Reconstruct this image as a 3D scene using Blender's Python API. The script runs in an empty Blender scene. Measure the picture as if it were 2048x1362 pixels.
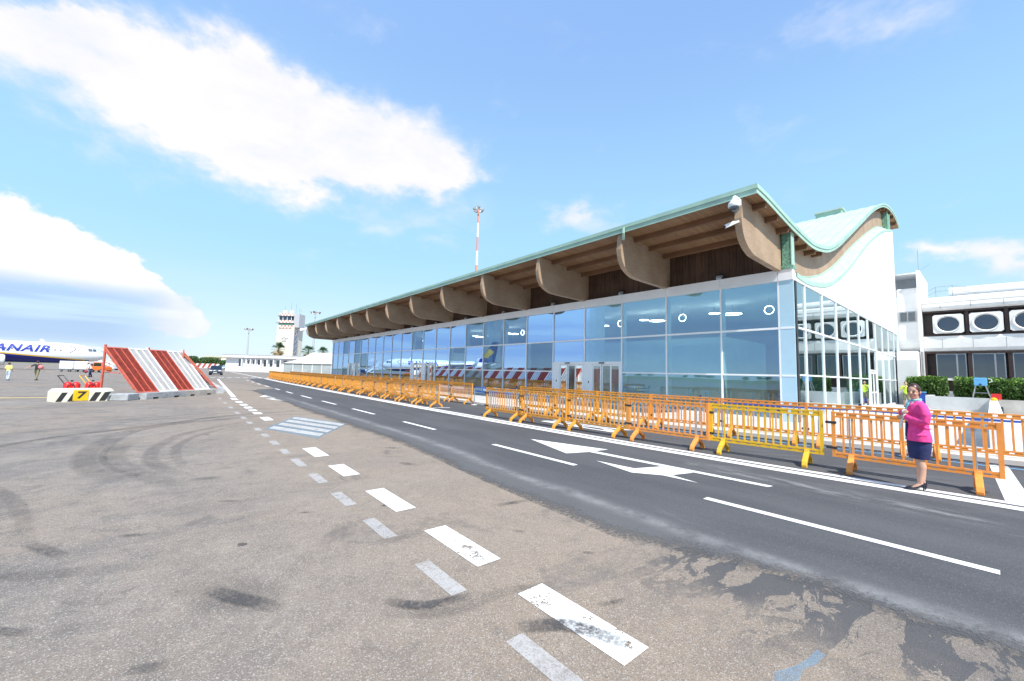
import bpy, bmesh, math, random
from math import sin, cos, pi, radians, sqrt
from mathutils import Vector, Matrix, Euler
random.seed(7)
SC = bpy.context.scene
COL = SC.collection
# ---------------------------------------------------------------- camera
EYE = 1.70
cam = bpy.data.cameras.new("camera"); camo = bpy.data.objects.new("camera", cam); COL.objects.link(camo)
YAW, PITCH, ROLL = radians(39.79), radians(4.669), radians(1.499)
fw = Vector((sin(YAW)*cos(PITCH), cos(YAW)*cos(PITCH), sin(PITCH)))
rt = Vector((cos(YAW), -sin(YAW), 0)); up = rt.cross(fw)
rx = rt*cos(ROLL)+up*sin(ROLL); ux = -rt*sin(ROLL)+up*cos(ROLL)
m = Matrix((rx, ux, -fw)).transposed().to_4x4(); m.translation = Vector((0, 0, EYE))
camo.matrix_world = m
cam.sensor_width = 36; cam.sensor_fit = 'HORIZONTAL'; cam.lens = 36*798.5/2048
cam.clip_start = 0.05; cam.clip_end = 20000
SC.camera = camo
# ---------------------------------------------------------------- exposure
SC.view_settings.view_transform = 'Standard'; SC.view_settings.look = 'None'
SC.view_settings.gamma = 1; SC.view_settings.exposure = 0.75
SC.cycles.max_bounces = 8; SC.cycles.transparent_max_bounces = 24; SC.cycles.sample_clamp_indirect = 6
SUN_EL, SUN_AZ = radians(52.5), radians(198)     # azimuth clockwise from +Y (north), sun stands to the south
# ---------------------------------------------------------------- tiny shader expression language
class X:
    def __init__(s, nt, sock): s.nt = nt; s.s = sock
    def _m(s, op, *a):
        n = s.nt.nodes.new('ShaderNodeMath'); n.operation = op
        for i, v in enumerate((s,)+a):
            if isinstance(v, X): s.nt.links.new(v.s, n.inputs[i])
            else: n.inputs[i].default_value = v
        return X(s.nt, n.outputs[0])
    def __add__(s, o): return s._m('ADD', o)
    __radd__ = __add__
    def __sub__(s, o): return s._m('SUBTRACT', o)
    def __rsub__(s, o): return (s*-1)+o
    def __mul__(s, o): return s._m('MULTIPLY', o)
    __rmul__ = __mul__
    def __truediv__(s, o): return s._m('DIVIDE', o)
    def pw(s, o): return s._m('POWER', o)
    def gt(s, o): return s._m('GREATER_THAN', o)
    def lt(s, o): return s._m('LESS_THAN', o)
    def abs(s): return s._m('ABSOLUTE')
    def exp(s): return s._m('EXPONENT')
    def mx(s, o): return s._m('MAXIMUM', o)
    def mn(s, o): return s._m('MINIMUM', o)
    def mod(s, o): return s._m('FLOORED_MODULO', o)
    def step(s, a, b):
        n = s.nt.nodes.new('ShaderNodeMapRange'); n.interpolation_type = 'SMOOTHSTEP'; n.clamp = True
        n.inputs[1].default_value = a; n.inputs[2].default_value = b
        s.nt.links.new(s.s, n.inputs[0]); return X(s.nt, n.outputs[0])
def setin(nt, n, k, v):
    if isinstance(v, X): nt.links.new(v.s, n.inputs[k])
    elif hasattr(v, 'default_value') and not isinstance(v, (int, float)): nt.links.new(v, n.inputs[k])
    elif v is not None:
        if isinstance(v, (tuple, list)) and len(v) == 3 and len(n.inputs[k].default_value) == 4: v = (*v, 1)
        n.inputs[k].default_value = v
def mixc(nt, f, a, b, mode='MIX'):
    n = nt.nodes.new('ShaderNodeMix'); n.data_type = 'RGBA'; n.blend_type = mode
    setin(nt, n, 0, f); setin(nt, n, 6, a); setin(nt, n, 7, b); return n.outputs[2]
def noise(nt, vec, scale, detail=4, rough=.55, dist=0):
    n = nt.nodes.new('ShaderNodeTexNoise'); n.inputs['Scale'].default_value = scale
    n.inputs['Detail'].default_value = detail; n.inputs['Roughness'].default_value = rough; n.inputs['Distortion'].default_value = dist
    if vec is not None: nt.links.new(vec, n.inputs['Vector'])
    return X(nt, n.outputs[0])
def voro(nt, vec, scale, feature='F1', rnd=1):
    n = nt.nodes.new('ShaderNodeTexVoronoi'); n.feature = feature; n.inputs['Scale'].default_value = scale
    n.inputs['Randomness'].default_value = rnd
    nt.links.new(vec, n.inputs['Vector']); return X(nt, n.outputs['Distance']), n.outputs.get('Color')
def sepxyz(nt, v):
    n = nt.nodes.new('ShaderNodeSeparateXYZ'); nt.links.new(v, n.inputs[0]); return [X(nt, o) for o in n.outputs]
def comb(nt, a, b, c):
    n = nt.nodes.new('ShaderNodeCombineXYZ')
    for i, v in enumerate((a, b, c)): setin(nt, n, i, v)
    return n.outputs[0]
# ---------------------------------------------------------------- world
w = bpy.data.worlds.new("World"); SC.world = w; w.use_nodes = True
nt = w.node_tree; nt.nodes.clear()
sky = nt.nodes.new('ShaderNodeTexSky'); sky.sky_type = 'NISHITA'; sky.sun_disc = False
sky.sun_elevation = SUN_EL; sky.sun_rotation = SUN_AZ; sky.air_density = 1.0; sky.dust_density = 0.8; sky.ozone_density = 1.6
tc = nt.nodes.new('ShaderNodeTexCoord'); D = tc.outputs['Generated']
dx, dy, dz = sepxyz(nt, D)
az = dx._m('ARCTAN2', dy)*(180/pi); el = dz.mn(1)._m('ARCSINE')*(180/pi)
wv = comb(nt, dx*1.0, dy*1.0, dz*1.5); wv2 = comb(nt, dx+7.3, dy+2.1, dz*1.5)
waz = (noise(nt, wv, 5.5, 7, .6)-.5); wel = (noise(nt, wv2, 6.5, 7, .6)-.5)
azw = az+waz*20; elw = el+wel*11; azs = az+waz*7; els = el+wel*5.5
BL = [(-12.9,28.1,5.4,2.2,29,.8),(-9.0,27.4,6.3,3.1,25,1.0),(-3.3,28.7,7.7,3.2,21,1.0),(3.5,28.9,8.1,3.9,17,1.05),(10.1,28.6,8.5,4.0,13,1.05),(17.0,26.6,8.5,3.2,9,1.05),(26.2,29.6,6.2,4.2,6,1.0),(29.9,27.8,5.1,2.3,4,.8),(8.0,25.7,10.1,3.6,13,.7),(0,25.7,7.3,2.8,18,.7),(13.4,24.1,13.1,2.2,9,.5),
(49.3,21.1,4.9,2.4,-3,.66),(47.1,22.5,2.9,1.6,-2,.5),(89.9,13.4,2.6,1.4,-13,.75),(90.7,11.9,2.2,1.3,-12,.6),(87.3,13.5,1.6,.9,-12,.4),(71.3,31.4,2.7,2.9,-15,.42),(52.0,30.7,2.8,2.2,-5,.42),(82.2,35.3,4.3,1.8,-23,.42),(28.1,21.1,5.0,1.4,4,.42),(29.0,17.2,4.3,1.3,4,.42),(20.3,19.3,2.7,1.3,7,.4),(54.9,19.2,4.0,1.6,-4,.42),(16.4,41.7,8.2,1.6,11,.42),(38.6,35.2,3.8,3.1,1,.34),(76.8,38.5,5.9,1.2,-21,.34),(10.6,13.4,3.4,1.5,8,.34)]
field = None
for a, e, sa, se, rot, wt in BL:
    c_, s_ = cos(radians(rot*.6)), sin(radians(rot*.6))
    u = azw-a; v = elw-e
    p = (u*c_+v*s_)*(1/(sa*1.15)); q = (v*c_-u*s_)*(1/(se*1.15))
    b = ((p*p+q*q)*-1).exp()*wt
    field = b if field is None else field+b
vec = comb(nt, dx*1.0, dy*1.0, dz*2.0)
n1 = noise(nt, vec, 5.0, 9, .62, .25); n2 = noise(nt, vec, 16, 6, .6)
n0 = noise(nt, vec, 2.4, 5, .55, .4); n3 = noise(nt, vec, 38, 4, .6)
dens = field.mn(1.2)*.95+(n0-.5)*.7+(n1-.5)*.9+(n2-.5)*.4+(n3-.5)*.15-.10
maskA = dens.step(.04, 1.08)*.96
fb = None
for a, e, sa, se, wt in [(-13.5, 11.0, 3.4, 4.2, 1.2), (-9.6, 10.2, 3.0, 3.4, 1.15), (-6.2, 9.2, 3.0, 3.2, 1.15), (-3.2, 7.6, 2.6, 2.6, 1.05), (-1.0, 5.6, 2.4, 1.9, .95), (1.2, 4.4, 1.6, 1.3, .85)]:
    p = (azs-a)*(1/sa); q = (els-e)*(1/se); b = ((p*p+q*q)*-1).exp()*wt; fb = b if fb is None else fb+b
vb = comb(nt, dx, dy, dz*1.1); nb = noise(nt, vb, 13, 8, .62, .2); nb2 = noise(nt, vb, 40, 5, .6)
nb0 = noise(nt, vb, 6, 4, .6, .3)
db = fb.mn(1.15)+(nb0-.5)*1.3+(nb-.5)*1.5+(nb2-.5)*.7
base_ = el.step(6.3, 8.2).mx((az+4).step(0, 3))
maskB = db.step(.48, .86)*(base_*.8+.2)
mask = maskA.mx(maskB)
# distant veil and grey-blue stratus near the left horizon
lay = noise(nt, comb(nt, dx*1.5, dy*1.5, dz*22), 2.2, 4, .5)
veil = el.step(8.6, 6.0)*el.step(.2, 3)*(az+1).step(4, -6)*(lay.step(.32, .6)*.5+.22)
wisps = noise(nt, comb(nt, dx, dy, dz*3), 3.0, 6, .6, .6).step(.56, .82)*.22*el.step(4, 16)
ccol = mixc(nt, ((n1-.5)*2.2+(n0-.5)*1.2+.35+dens*.35).mn(1).mx(0), (7.6, 7.9, 9.0), (9.3, 9.0, 9.6))
ccol = mixc(nt, maskB, ccol, mixc(nt, (el.step(7.2, 9.5)*.5+(nb-.3)*.9).mn(1).mx(0), (7.6, 8.1, 9.1), (11.2, 11.2, 11.2)))
skyg = mixc(nt, 1.0, sky.outputs[0], (2.1, 2.1, 1.9), 'MULTIPLY')
upc = mixc(nt, (az-30).step(-45, 60), (3.0, 5.1, 9.0), (2.7, 4.7, 8.7))
ramp = mixc(nt, el.step(44, 14), upc, (4.0, 7.1, 9.7))
ramp = mixc(nt, el.step(17, -1), ramp, (6.7, 8.2, 9.1))
skyh = mixc(nt, .9, skyg, ramp)
c0 = mixc(nt, wisps, skyh, (8.2, 8.5, 9.2))
c1_ = mixc(nt, mask, c0, ccol)
csky = mixc(nt, veil, c1_, (3.6, 5.2, 8.2))
bg = nt.nodes.new('ShaderNodeBackground'); nt.links.new(csky, bg.inputs[0]); bg.inputs[1].default_value = 0.068
wo = nt.nodes.new('ShaderNodeOutputWorld'); nt.links.new(bg.outputs[0], wo.inputs[0])
try: w.cycles.sampling_method = 'MANUAL'; w.cycles.sample_map_resolution = 512
except Exception: pass
# ---------------------------------------------------------------- sun
sl = bpy.data.lights.new("sun", 'SUN'); sl.energy = 3.9; sl.angle = radians(.53); sl.color = (1, .95, .87)
so = bpy.data.objects.new("sun", sl); COL.objects.link(so)
sd = Vector((sin(SUN_AZ)*cos(SUN_EL), cos(SUN_AZ)*cos(SUN_EL), sin(SUN_EL)))
so.rotation_euler = sd.to_track_quat('Z', 'Y').to_euler(); so.location = (0, -30, 60)
# ---------------------------------------------------------------- mesh helpers
def wl(o):
    v = Vector((0, 0, 0))
    while o is not None: v += Vector(o.location); o = o.parent
    return v
class MB:
    def __init__(s): s.v = []; s.f = []
    def add(s, vs, fs):
        k = len(s.v); s.v += [Vector(p) for p in vs]; s.f += [tuple(i+k for i in f) for f in fs]; return s
    def box(s, lo, hi, M=None):
        x0, y0, z0 = lo; x1, y1, z1 = hi
        vs = [Vector(p) for p in ((x0,y0,z0),(x1,y0,z0),(x1,y1,z0),(x0,y1,z0),(x0,y0,z1),(x1,y0,z1),(x1,y1,z1),(x0,y1,z1))]
        if M: vs = [M@p for p in vs]
        return s.add(vs, [(0,3,2,1),(4,5,6,7),(0,1,5,4),(1,2,6,5),(2,3,7,6),(3,0,4,7)])
    def cb(s, c, d, M=None): return s.box([c[i]-d[i]/2 for i in range(3)], [c[i]+d[i]/2 for i in range(3)], M)
    def bar(s, a, b, wd, h=None, upv=(0,0,1)):
        a, b = Vector(a), Vector(b); h = h or wd; d = (b-a); L = d.length; d.normalize()
        upv = Vector(upv)
        if abs(d.dot(upv)) > .98: upv = Vector((1, 0, 0))
        r = d.cross(upv).normalized(); u = r.cross(d)
        vs = [p+r*i*wd/2+u*j*h/2 for p in (a, b) for i, j in ((-1,-1),(1,-1),(1,1),(-1,1))]
        return s.add(vs, [(0,1,2,3),(7,6,5,4),(0,4,5,1),(1,5,6,2),(2,6,7,3),(3,7,4,0)])
    def tube(s, pts, rad, n=10, cap=True, sq=None):
        pts = [Vector(p) for p in pts]
        if not isinstance(rad, (list, tuple)): rad = [rad]*len(pts)
        rings = []; prev = None
        for i, p in enumerate(pts):
            d = (pts[min(i+1, len(pts)-1)]-pts[max(i-1, 0)]).normalized()
            if prev is None: r = d.orthogonal().normalized()
            else:
                r = prev-d*prev.dot(d)
                r = r.normalized() if r.length > 1e-6 else d.orthogonal().normalized()
            prev = r; u = d.cross(r)
            rings.append([p+(r*cos(2*pi*k/n)+u*sin(2*pi*k/n))*rad[i] for k in range(n)])
        vs = [q for R in rings for q in R]; fs = []
        for i in range(len(pts)-1):
            for k in range(n):
                fs.append((i*n+k, i*n+(k+1) % n, (i+1)*n+(k+1) % n, (i+1)*n+k))
        if cap:
            fs.append(tuple(range(n-1, -1, -1))); fs.append(tuple((len(pts)-1)*n+k for k in range(n)))
        return s.add(vs, fs)
    def loft(s, rings, cap=True):
        n = len(rings[0]); vs = [q for R in rings for q in R]; fs = []
        for i in range(len(rings)-1):
            for k in range(n): fs.append((i*n+k, i*n+(k+1) % n, (i+1)*n+(k+1) % n, (i+1)*n+k))
        if cap:
            fs.append(tuple(range(n-1, -1, -1))); fs.append(tuple((len(rings)-1)*n+k for k in range(n)))
        return s.add(vs, fs)
    def ell(s, c, r, n=12, m_=8, M=None):
        rings = []
        for i in range(m_+1):
            t = pi*(i+.02)/(m_+.04); rings.append([Vector((c[0]+r[0]*sin(t)*cos(2*pi*k/n), c[1]+r[1]*sin(t)*sin(2*pi*k/n), c[2]-r[2]*cos(t))) for k in range(n)])
        if M: rings = [[M@q for q in R] for R in rings]
        return s.loft(rings)
    def prism(s, poly, a, b, f):     # poly 2D; f(u,v,t)->Vector for t in (a,b)
        n = len(poly); vs = [f(u, v, a) for u, v in poly]+[f(u, v, b) for u, v in poly]
        fs = [tuple(range(n-1, -1, -1)), tuple(range(n, 2*n))]+[(i, (i+1) % n, n+(i+1) % n, n+i) for i in range(n)]
        return s.add(vs, fs)
    def poly(s, vs): return s.add(vs, [tuple(range(len(vs)))])
    def build(s, name, mat, parent=None, smooth=False, kind=None, local=False, bevel=0, weld=False):
        me = bpy.data.meshes.new(name)
        off = wl(parent) if (parent is not None and not local) else Vector((0, 0, 0))
        me.from_pydata([tuple(p-off) for p in s.v], [], s.f); me.validate()
        bm = bmesh.new(); bm.from_mesh(me)
        if weld: bmesh.ops.remove_doubles(bm, verts=bm.verts, dist=1e-4)
        bmesh.ops.recalc_face_normals(bm, faces=bm.faces)
        if bevel:
            es = [e for e in bm.edges if len(e.link_faces) == 2 and e.calc_face_angle(0) > .6]
            bmesh.ops.bevel(bm, geom=es, offset=bevel, segments=1, affect='EDGES', profile=.5, clamp_overlap=True)
        bm.to_mesh(me); bm.free()
        if smooth:
            me.polygons.foreach_set('use_smooth', [True]*len(me.polygons))
            try: me.set_sharp_from_angle(angle=radians(40))
            except Exception: pass
        o = bpy.data.objects.new(name, me); COL.objects.link(o); me.materials.append(mat)
        if parent is not None: o.parent = parent
        if kind: o['kind'] = kind
        return o
def remesh(o, vox, smooth=3):
    md = o.modifiers.new('r', 'REMESH'); md.mode = 'VOXEL'; md.voxel_size = vox; md.use_smooth_shade = True
    if smooth:
        ms = o.modifiers.new('s', 'SMOOTH'); ms.iterations = smooth; ms.factor = .5
    dg = bpy.context.evaluated_depsgraph_get(); me = bpy.data.meshes.new_from_object(o.evaluated_get(dg))
    mats = list(o.data.materials); o.modifiers.clear(); o.data = me
    if not me.materials:
        for mm in mats: me.materials.append(mm)
    me.polygons.foreach_set('use_smooth', [True]*len(me.polygons))
    return o
def tag(o, label, cat, group=None):
    o['label'] = label; o['category'] = cat
    if group: o['group'] = group
    return o
def thing(name, label, cat, loc=(0,0,0), rz=0, group=None):
    o = bpy.data.objects.new(name, None); COL.objects.link(o); o.location = loc; o.rotation_euler = (0, 0, rz)
    o.empty_display_size = .1
    return tag(o, label, cat, group)
def dup(root, loc, rz, label=None, group=None):
    r = root.copy(); COL.objects.link(r); r.location = loc; r.rotation_euler = (0, 0, rz)
    if label: r['label'] = label
    if group: r['group'] = group
    for ch in root.children:
        c = ch.copy(); COL.objects.link(c); c.parent = r
        for g_ in ch.children:
            d = g_.copy(); COL.objects.link(d); d.parent = c
    return r
def text_mesh(txt, size, shear=0, extrude=0, spacing=1, bold=0):
    cu = bpy.data.curves.new('t', 'FONT'); cu.body = txt; cu.size = size; cu.shear = shear; cu.extrude = extrude
    cu.space_character = spacing; cu.offset = bold; cu.align_x = 'CENTER'; cu.align_y = 'CENTER'; cu.resolution_u = 4
    o = bpy.data.objects.new('t', cu); COL.objects.link(o)
    dg = bpy.context.evaluated_depsgraph_get(); me = bpy.data.meshes.new_from_object(o.evaluated_get(dg))
    bm = bmesh.new(); bm.from_mesh(me); bmesh.ops.triangulate(bm, faces=bm.faces)
    vs = [v.co.copy() for v in bm.verts]; fs = [tuple(v.index for v in f.verts) for f in bm.faces]; bm.free()
    bpy.data.objects.remove(o); bpy.data.curves.remove(cu)
    return vs, fs
# ---------------------------------------------------------------- materials
def mat(name, col, rough=.6, metal=0, var=.12, scale=3, bump=0, bscale=60, spec=.5, dirt=0, coords='Object', alpha=None, sss=0):
    m_ = bpy.data.materials.new(name); m_.use_nodes = True; nt = m_.node_tree
    b = nt.nodes['Principled BSDF']; t = nt.nodes.new('ShaderNodeTexCoord'); v = t.outputs[coords]
    n = noise(nt, v, scale, 5, .6)
    lo = tuple(c*(1-var) for c in col); hi = tuple(min(1, c*(1+var)) for c in col)
    c = mixc(nt, n.step(.3, .7), lo, hi)
    if dirt:
        d = noise(nt, v, scale*.6, 8, .7, .8).step(.5, .72)*dirt
        c = mixc(nt, d, c, (.12, .11, .10))
    nt.links.new(c, b.inputs['Base Color'])
    b.inputs['Roughness'].default_value = rough; b.inputs['Metallic'].default_value = metal
    b.inputs['Specular IOR Level'].default_value = spec
    if sss:
        b.inputs['Transmission Weight'].default_value = 0
    if bump:
        bn = nt.nodes.new('ShaderNodeBump'); bn.inputs['Strength'].default_value = bump; bn.inputs['Distance'].default_value = .01
        nt.links.new(noise(nt, v, bscale, 3, .6).s, bn.inputs['Height']); nt.links.new(bn.outputs[0], b.inputs['Normal'])
    return m_
def glassy(name, tint, gtint, base, rough=.0, wav=.0):
    m_ = bpy.data.materials.new(name); m_.use_nodes = True; nt = m_.node_tree; nt.nodes.clear()
    tr = nt.nodes.new('ShaderNodeBsdfTransparent'); tr.inputs[0].default_value = (*tint, 1)
    gl = nt.nodes.new('ShaderNodeBsdfGlossy'); gl.inputs[0].default_value = (*gtint, 1); gl.inputs['Roughness'].default_value = rough
    fr = nt.nodes.new('ShaderNodeFresnel'); fr.inputs[0].default_value = 1.55
    if wav:
        t = nt.nodes.new('ShaderNodeTexCoord'); bn = nt.nodes.new('ShaderNodeBump'); bn.inputs['Strength'].default_value = wav; bn.inputs['Distance'].default_value = .02
        nt.links.new(noise(nt, t.outputs['Object'], .55, 1, .4).s, bn.inputs['Height']); nt.links.new(bn.outputs[0], gl.inputs['Normal'])
    f = X(nt, fr.outputs[0])*(1-base)+base
    mx = nt.nodes.new('ShaderNodeMixShader'); nt.links.new(f.s, mx.inputs[0]); nt.links.new(tr.outputs[0], mx.inputs[1]); nt.links.new(gl.outputs[0], mx.inputs[2])
    o = nt.nodes.new('ShaderNodeOutputMaterial'); nt.links.new(mx.outputs[0], o.inputs[0]); return m_
def wood(name, c1, c2, scale=(1, 1, 12), plank=0, axis=0, rough=.6):
    m_ = bpy.data.materials.new(name); m_.use_nodes = True; nt = m_.node_tree; b = nt.nodes['Principled BSDF']
    t = nt.nodes.new('ShaderNodeTexCoord'); x, y, z = sepxyz(nt, t.outputs['Object'])
    v = comb(nt, x*scale[0], y*scale[1], z*scale[2])
    n = noise(nt, v, 2.2, 6, .65, .4); n2 = noise(nt, t.outputs['Object'], .9, 3, .5)
    c = mixc(nt, (n*.7+n2*.5-.1).step(.25, .75), c1, c2)
    if plank:
        a = (x, y, z)[axis]; k = a*(1/plank)
        line = (k.mod(1.0)-.5).abs().gt(.47)
        wn = nt.nodes.new('ShaderNodeTexWhiteNoise'); wn.noise_dimensions = '1D'; nt.links.new(k._m('FLOOR').s, wn.inputs['W'])
        c = mixc(nt, X(nt, wn.outputs[0])*.35, c, tuple(q*.55 for q in c1))
        c = mixc(nt, line*.75, c, tuple(q*.2 for q in c1))
    nt.links.new(c, b.inputs['Base Color']); b.inputs['Roughness'].default_value = rough
    b.inputs['Specular IOR Level'].default_value = .3
    return m_
M_WHITE = mat('white_panel', (.87, .87, .88), .45, var=.03, scale=1.2)
M_RENDER = mat('white_render', (.80, .80, .79), .8, var=.03, scale=.7, bump=.1)
M_OLDW = mat('old_white_paint', (.86, .86, .85), .7, var=.05, scale=.8, dirt=.12)
M_ALU = mat('white_aluminium', (.88, .89, .90), .35, var=.03, spec=.5)
def translucent(m_, f):
    nt = m_.node_tree; b = nt.nodes['Principled BSDF']; src = b.inputs['Base Color'].links[0].from_socket
    oi = nt.nodes.new('ShaderNodeObjectInfo'); tcw = nt.nodes.new('ShaderNodeNewGeometry'); r = X(nt, oi.outputs['Random'])
    d1 = noise(nt, tcw.outputs['Position'], 5, 6, .7).step(.52, .74)*.22; sc_ = noise(nt, tcw.outputs['Position'], 34, 4, .7).step(.62, .7)*.35
    c = mixc(nt, r*.30, src, (.80, .42, .16)); c = mixc(nt, d1, c, (.30, .16, .08)); c = mixc(nt, sc_, c, (.9, .72, .5)); nt.links.new(c, b.inputs['Base Color'])
    nt = m_.node_tree; b = nt.nodes['Principled BSDF']; tr = nt.nodes.new('ShaderNodeBsdfTranslucent'); mx = nt.nodes.new('ShaderNodeMixShader'); mx.inputs[0].default_value = f
    nt.links.new(b.inputs['Base Color'].links[0].from_socket, tr.inputs[0]); nt.links.new(b.outputs[0], mx.inputs[1]); nt.links.new(tr.outputs[0], mx.inputs[2]); nt.links.new(mx.outputs[0], nt.nodes['Material Output'].inputs[0]); return m_
M_STEEL = mat('galvanised_steel', (.42, .45, .48), .4, .7, var=.1, scale=8)
M_GREY = mat('grey_metal', (.30, .31, .33), .5, .4)
M_BLACK = mat('black_plastic', (.025, .025, .028), .45)
M_TYRE = mat('rubber', (.02, .02, .02), .8)
M_DARKF = mat('dark_brown_frame', (.045, .025, .022), .5, var=.2)
M_PATINA = mat('green_copper_sheet', (.37, .55, .46), .5, 0, var=.10, scale=.9, spec=.4)
M_FLASH = mat('beige_green_flashing', (.40, .49, .41), .6, var=.12, scale=1.5)
M_PATINA2 = mat('pale_green_sheet', (.50, .60, .52), .5, 0, var=.08, scale=.5)
M_PATD = mat('mottled_green_copper', (.16, .34, .25), .55, 0, var=.5, scale=14)
M_GLULAM = wood('glulam_timber', (.30, .20, .13), (.48, .36, .25), (1.2, 1.2, 26))
M_SOFFIT = wood('soffit_boards', (.23, .125, .065), (.42, .25, .13), (2, 30, 2), .14, 1)
M_PURLIN = wood('purlin_timber', (.16, .085, .045), (.25, .14, .08), (20, .6, 20))
M_CLAD = wood('dark_timber_cladding', (.045, .026, .018), (.15, .085, .055), (10, 10, .8), .30, 1)
M_GLASS = glassy('solar_glass', (.66, .95, .91), (.42, .60, .86), .36, 0, .16)
M_GLASS2 = glassy('side_glass', (.48, .74, .72), (.80, .90, .92), .50, 0, .12)
M_DOORG = glassy('door_glass', (.62, .72, .70), (.8, .88, .9), .12)
M_SPAN = mat('blue_spandrel', (.46, .66, .78), .12, var=.02, spec=.8)
M_WINDK = glassy('tinted_window', (.22, .26, .28), (.7, .78, .85), .14)
M_ORANGE = translucent(mat('orange_plastic', (1.0, .38, .075), .45, var=.08, scale=6, spec=.4), .22)
M_AMBER = translucent(mat('amber_plastic', (1.0, .49, .075), .45, var=.12, scale=6, spec=.4), .4)
M_YELLOW = translucent(mat('yellow_plastic', (.93, .60, .015), .4, var=.05, scale=6, spec=.4), .25)
M_CONC = mat('concrete', (.48, .46, .42), .9, var=.15, scale=2, bump=.3, dirt=.25)
M_CONC2 = mat('grey_painted_concrete', (.36, .38, .40), .9, var=.2, scale=3, bump=.3, dirt=.25)
M_CONCL = mat('light_concrete', (.56, .57, .57), .85, var=.07, scale=1.2, bump=.15, dirt=.1)
M_REDM = mat('red_grating', (.29, .042, .024), .6, var=.25, scale=5, dirt=.25)
M_REDF = mat('faded_red_frame', (.56, .13, .085), .5, var=.12, scale=5)
M_CHQ = mat('faded_pink_red', (.66, .27, .20), .7)
M_WHM = mat('white_grating', (.54, .53, .51), .6, var=.10, dirt=.2)
M_RED = mat('red_paint', (.62, .02, .02), .4, var=.1)
M_BLUE = mat('blue_plastic', (.03, .10, .48), .4, var=.1)
M_LBLUE = mat('light_blue_metal', (.12, .38, .68), .4, var=.1)
M_ORV = mat('orange_vehicle_paint', (.85, .17, .02), .35, var=.05)
M_LEAF = mat('hedge_leaf', (.075, .15, .03), .55, var=.55, scale=5, spec=.3)
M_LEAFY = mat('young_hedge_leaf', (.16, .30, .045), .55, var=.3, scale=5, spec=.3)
M_LEAFD = mat('tree_leaf', (.06, .12, .03), .6, var=.5, scale=2)
M_PALM = mat('palm_leaf', (.055, .13, .05), .5, var=.35, scale=3)
M_PALMD = mat('dry_palm_leaf', (.34, .24, .10), .8, var=.3, scale=3)
M_BARK = mat('bark', (.16, .12, .085), .9, var=.3, scale=4, bump=.5)
M_SOIL = mat('soil', (.14, .09, .06), .95, var=.3, scale=4)
M_SKIN = mat('skin', (.58, .33, .23), .5, var=.04, scale=10)
M_HAIR = mat('brown_hair', (.055, .02, .014), .4, var=.4, scale=30)
M_PINK = mat('magenta_wool', (.97, .06, .29), .8, var=.14, scale=9, bump=1.0, bscale=11)
M_PINK.node_tree.nodes['Bump'].inputs['Distance'].default_value = .018
M_NAVY = mat('navy_cloth', (.018, .025, .10), .8, var=.25, scale=12, bump=.8, bscale=14)
M_SHOE = mat('black_leather', (.012, .015, .025), .25, var=.1)
M_SHIRT = mat('white_cotton', (.80, .80, .80), .8, var=.04)
M_TEAL = mat('teal_scarf', (.20, .55, .60), .7, var=.3, scale=30)
M_HIVIS = mat('hi_vis_yellow', (.62, .85, .06), .6, var=.1)
M_KHAKI = mat('khaki_cloth', (.22, .21, .13), .85, var=.15)
M_CREAM = mat('cream_render', (.74, .69, .58), .85, var=.04, scale=.3)
M_TENT = mat('white_pvc_canvas', (.60, .56, .49), .6, var=.05, scale=.4)
M_TENTW = mat('clear_pvc_wall', (.36, .40, .40), .35, var=.12, scale=.6)
M_ROOFG = mat('grey_roof_edge', (.45, .47, .50), .6, var=.05)
M_DIAL = mat('white_enamel', (.8, .8, .8), .3, var=.02)
M_PLATE = mat('number_plate', (.75, .75, .75), .4, var=.02)
def emis(name, col, st):
    m_ = bpy.data.materials.new(name); m_.use_nodes = True; b = m_.node_tree.nodes['Principled BSDF']
    b.inputs['Base Color'].default_value = (*col, 1); b.inputs['Emission Color'].default_value = (*col, 1); b.inputs['Emission Strength'].default_value = st
    t = m_.node_tree.nodes.new('ShaderNodeTexCoord'); n_ = noise(m_.node_tree, t.outputs['Object'], 3)
    m_.node_tree.links.new((n_*.04+.3).s, b.inputs['Roughness']); return m_
M_LAMP = emis('lit_ring', (1, .98, .95), 9)
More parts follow.
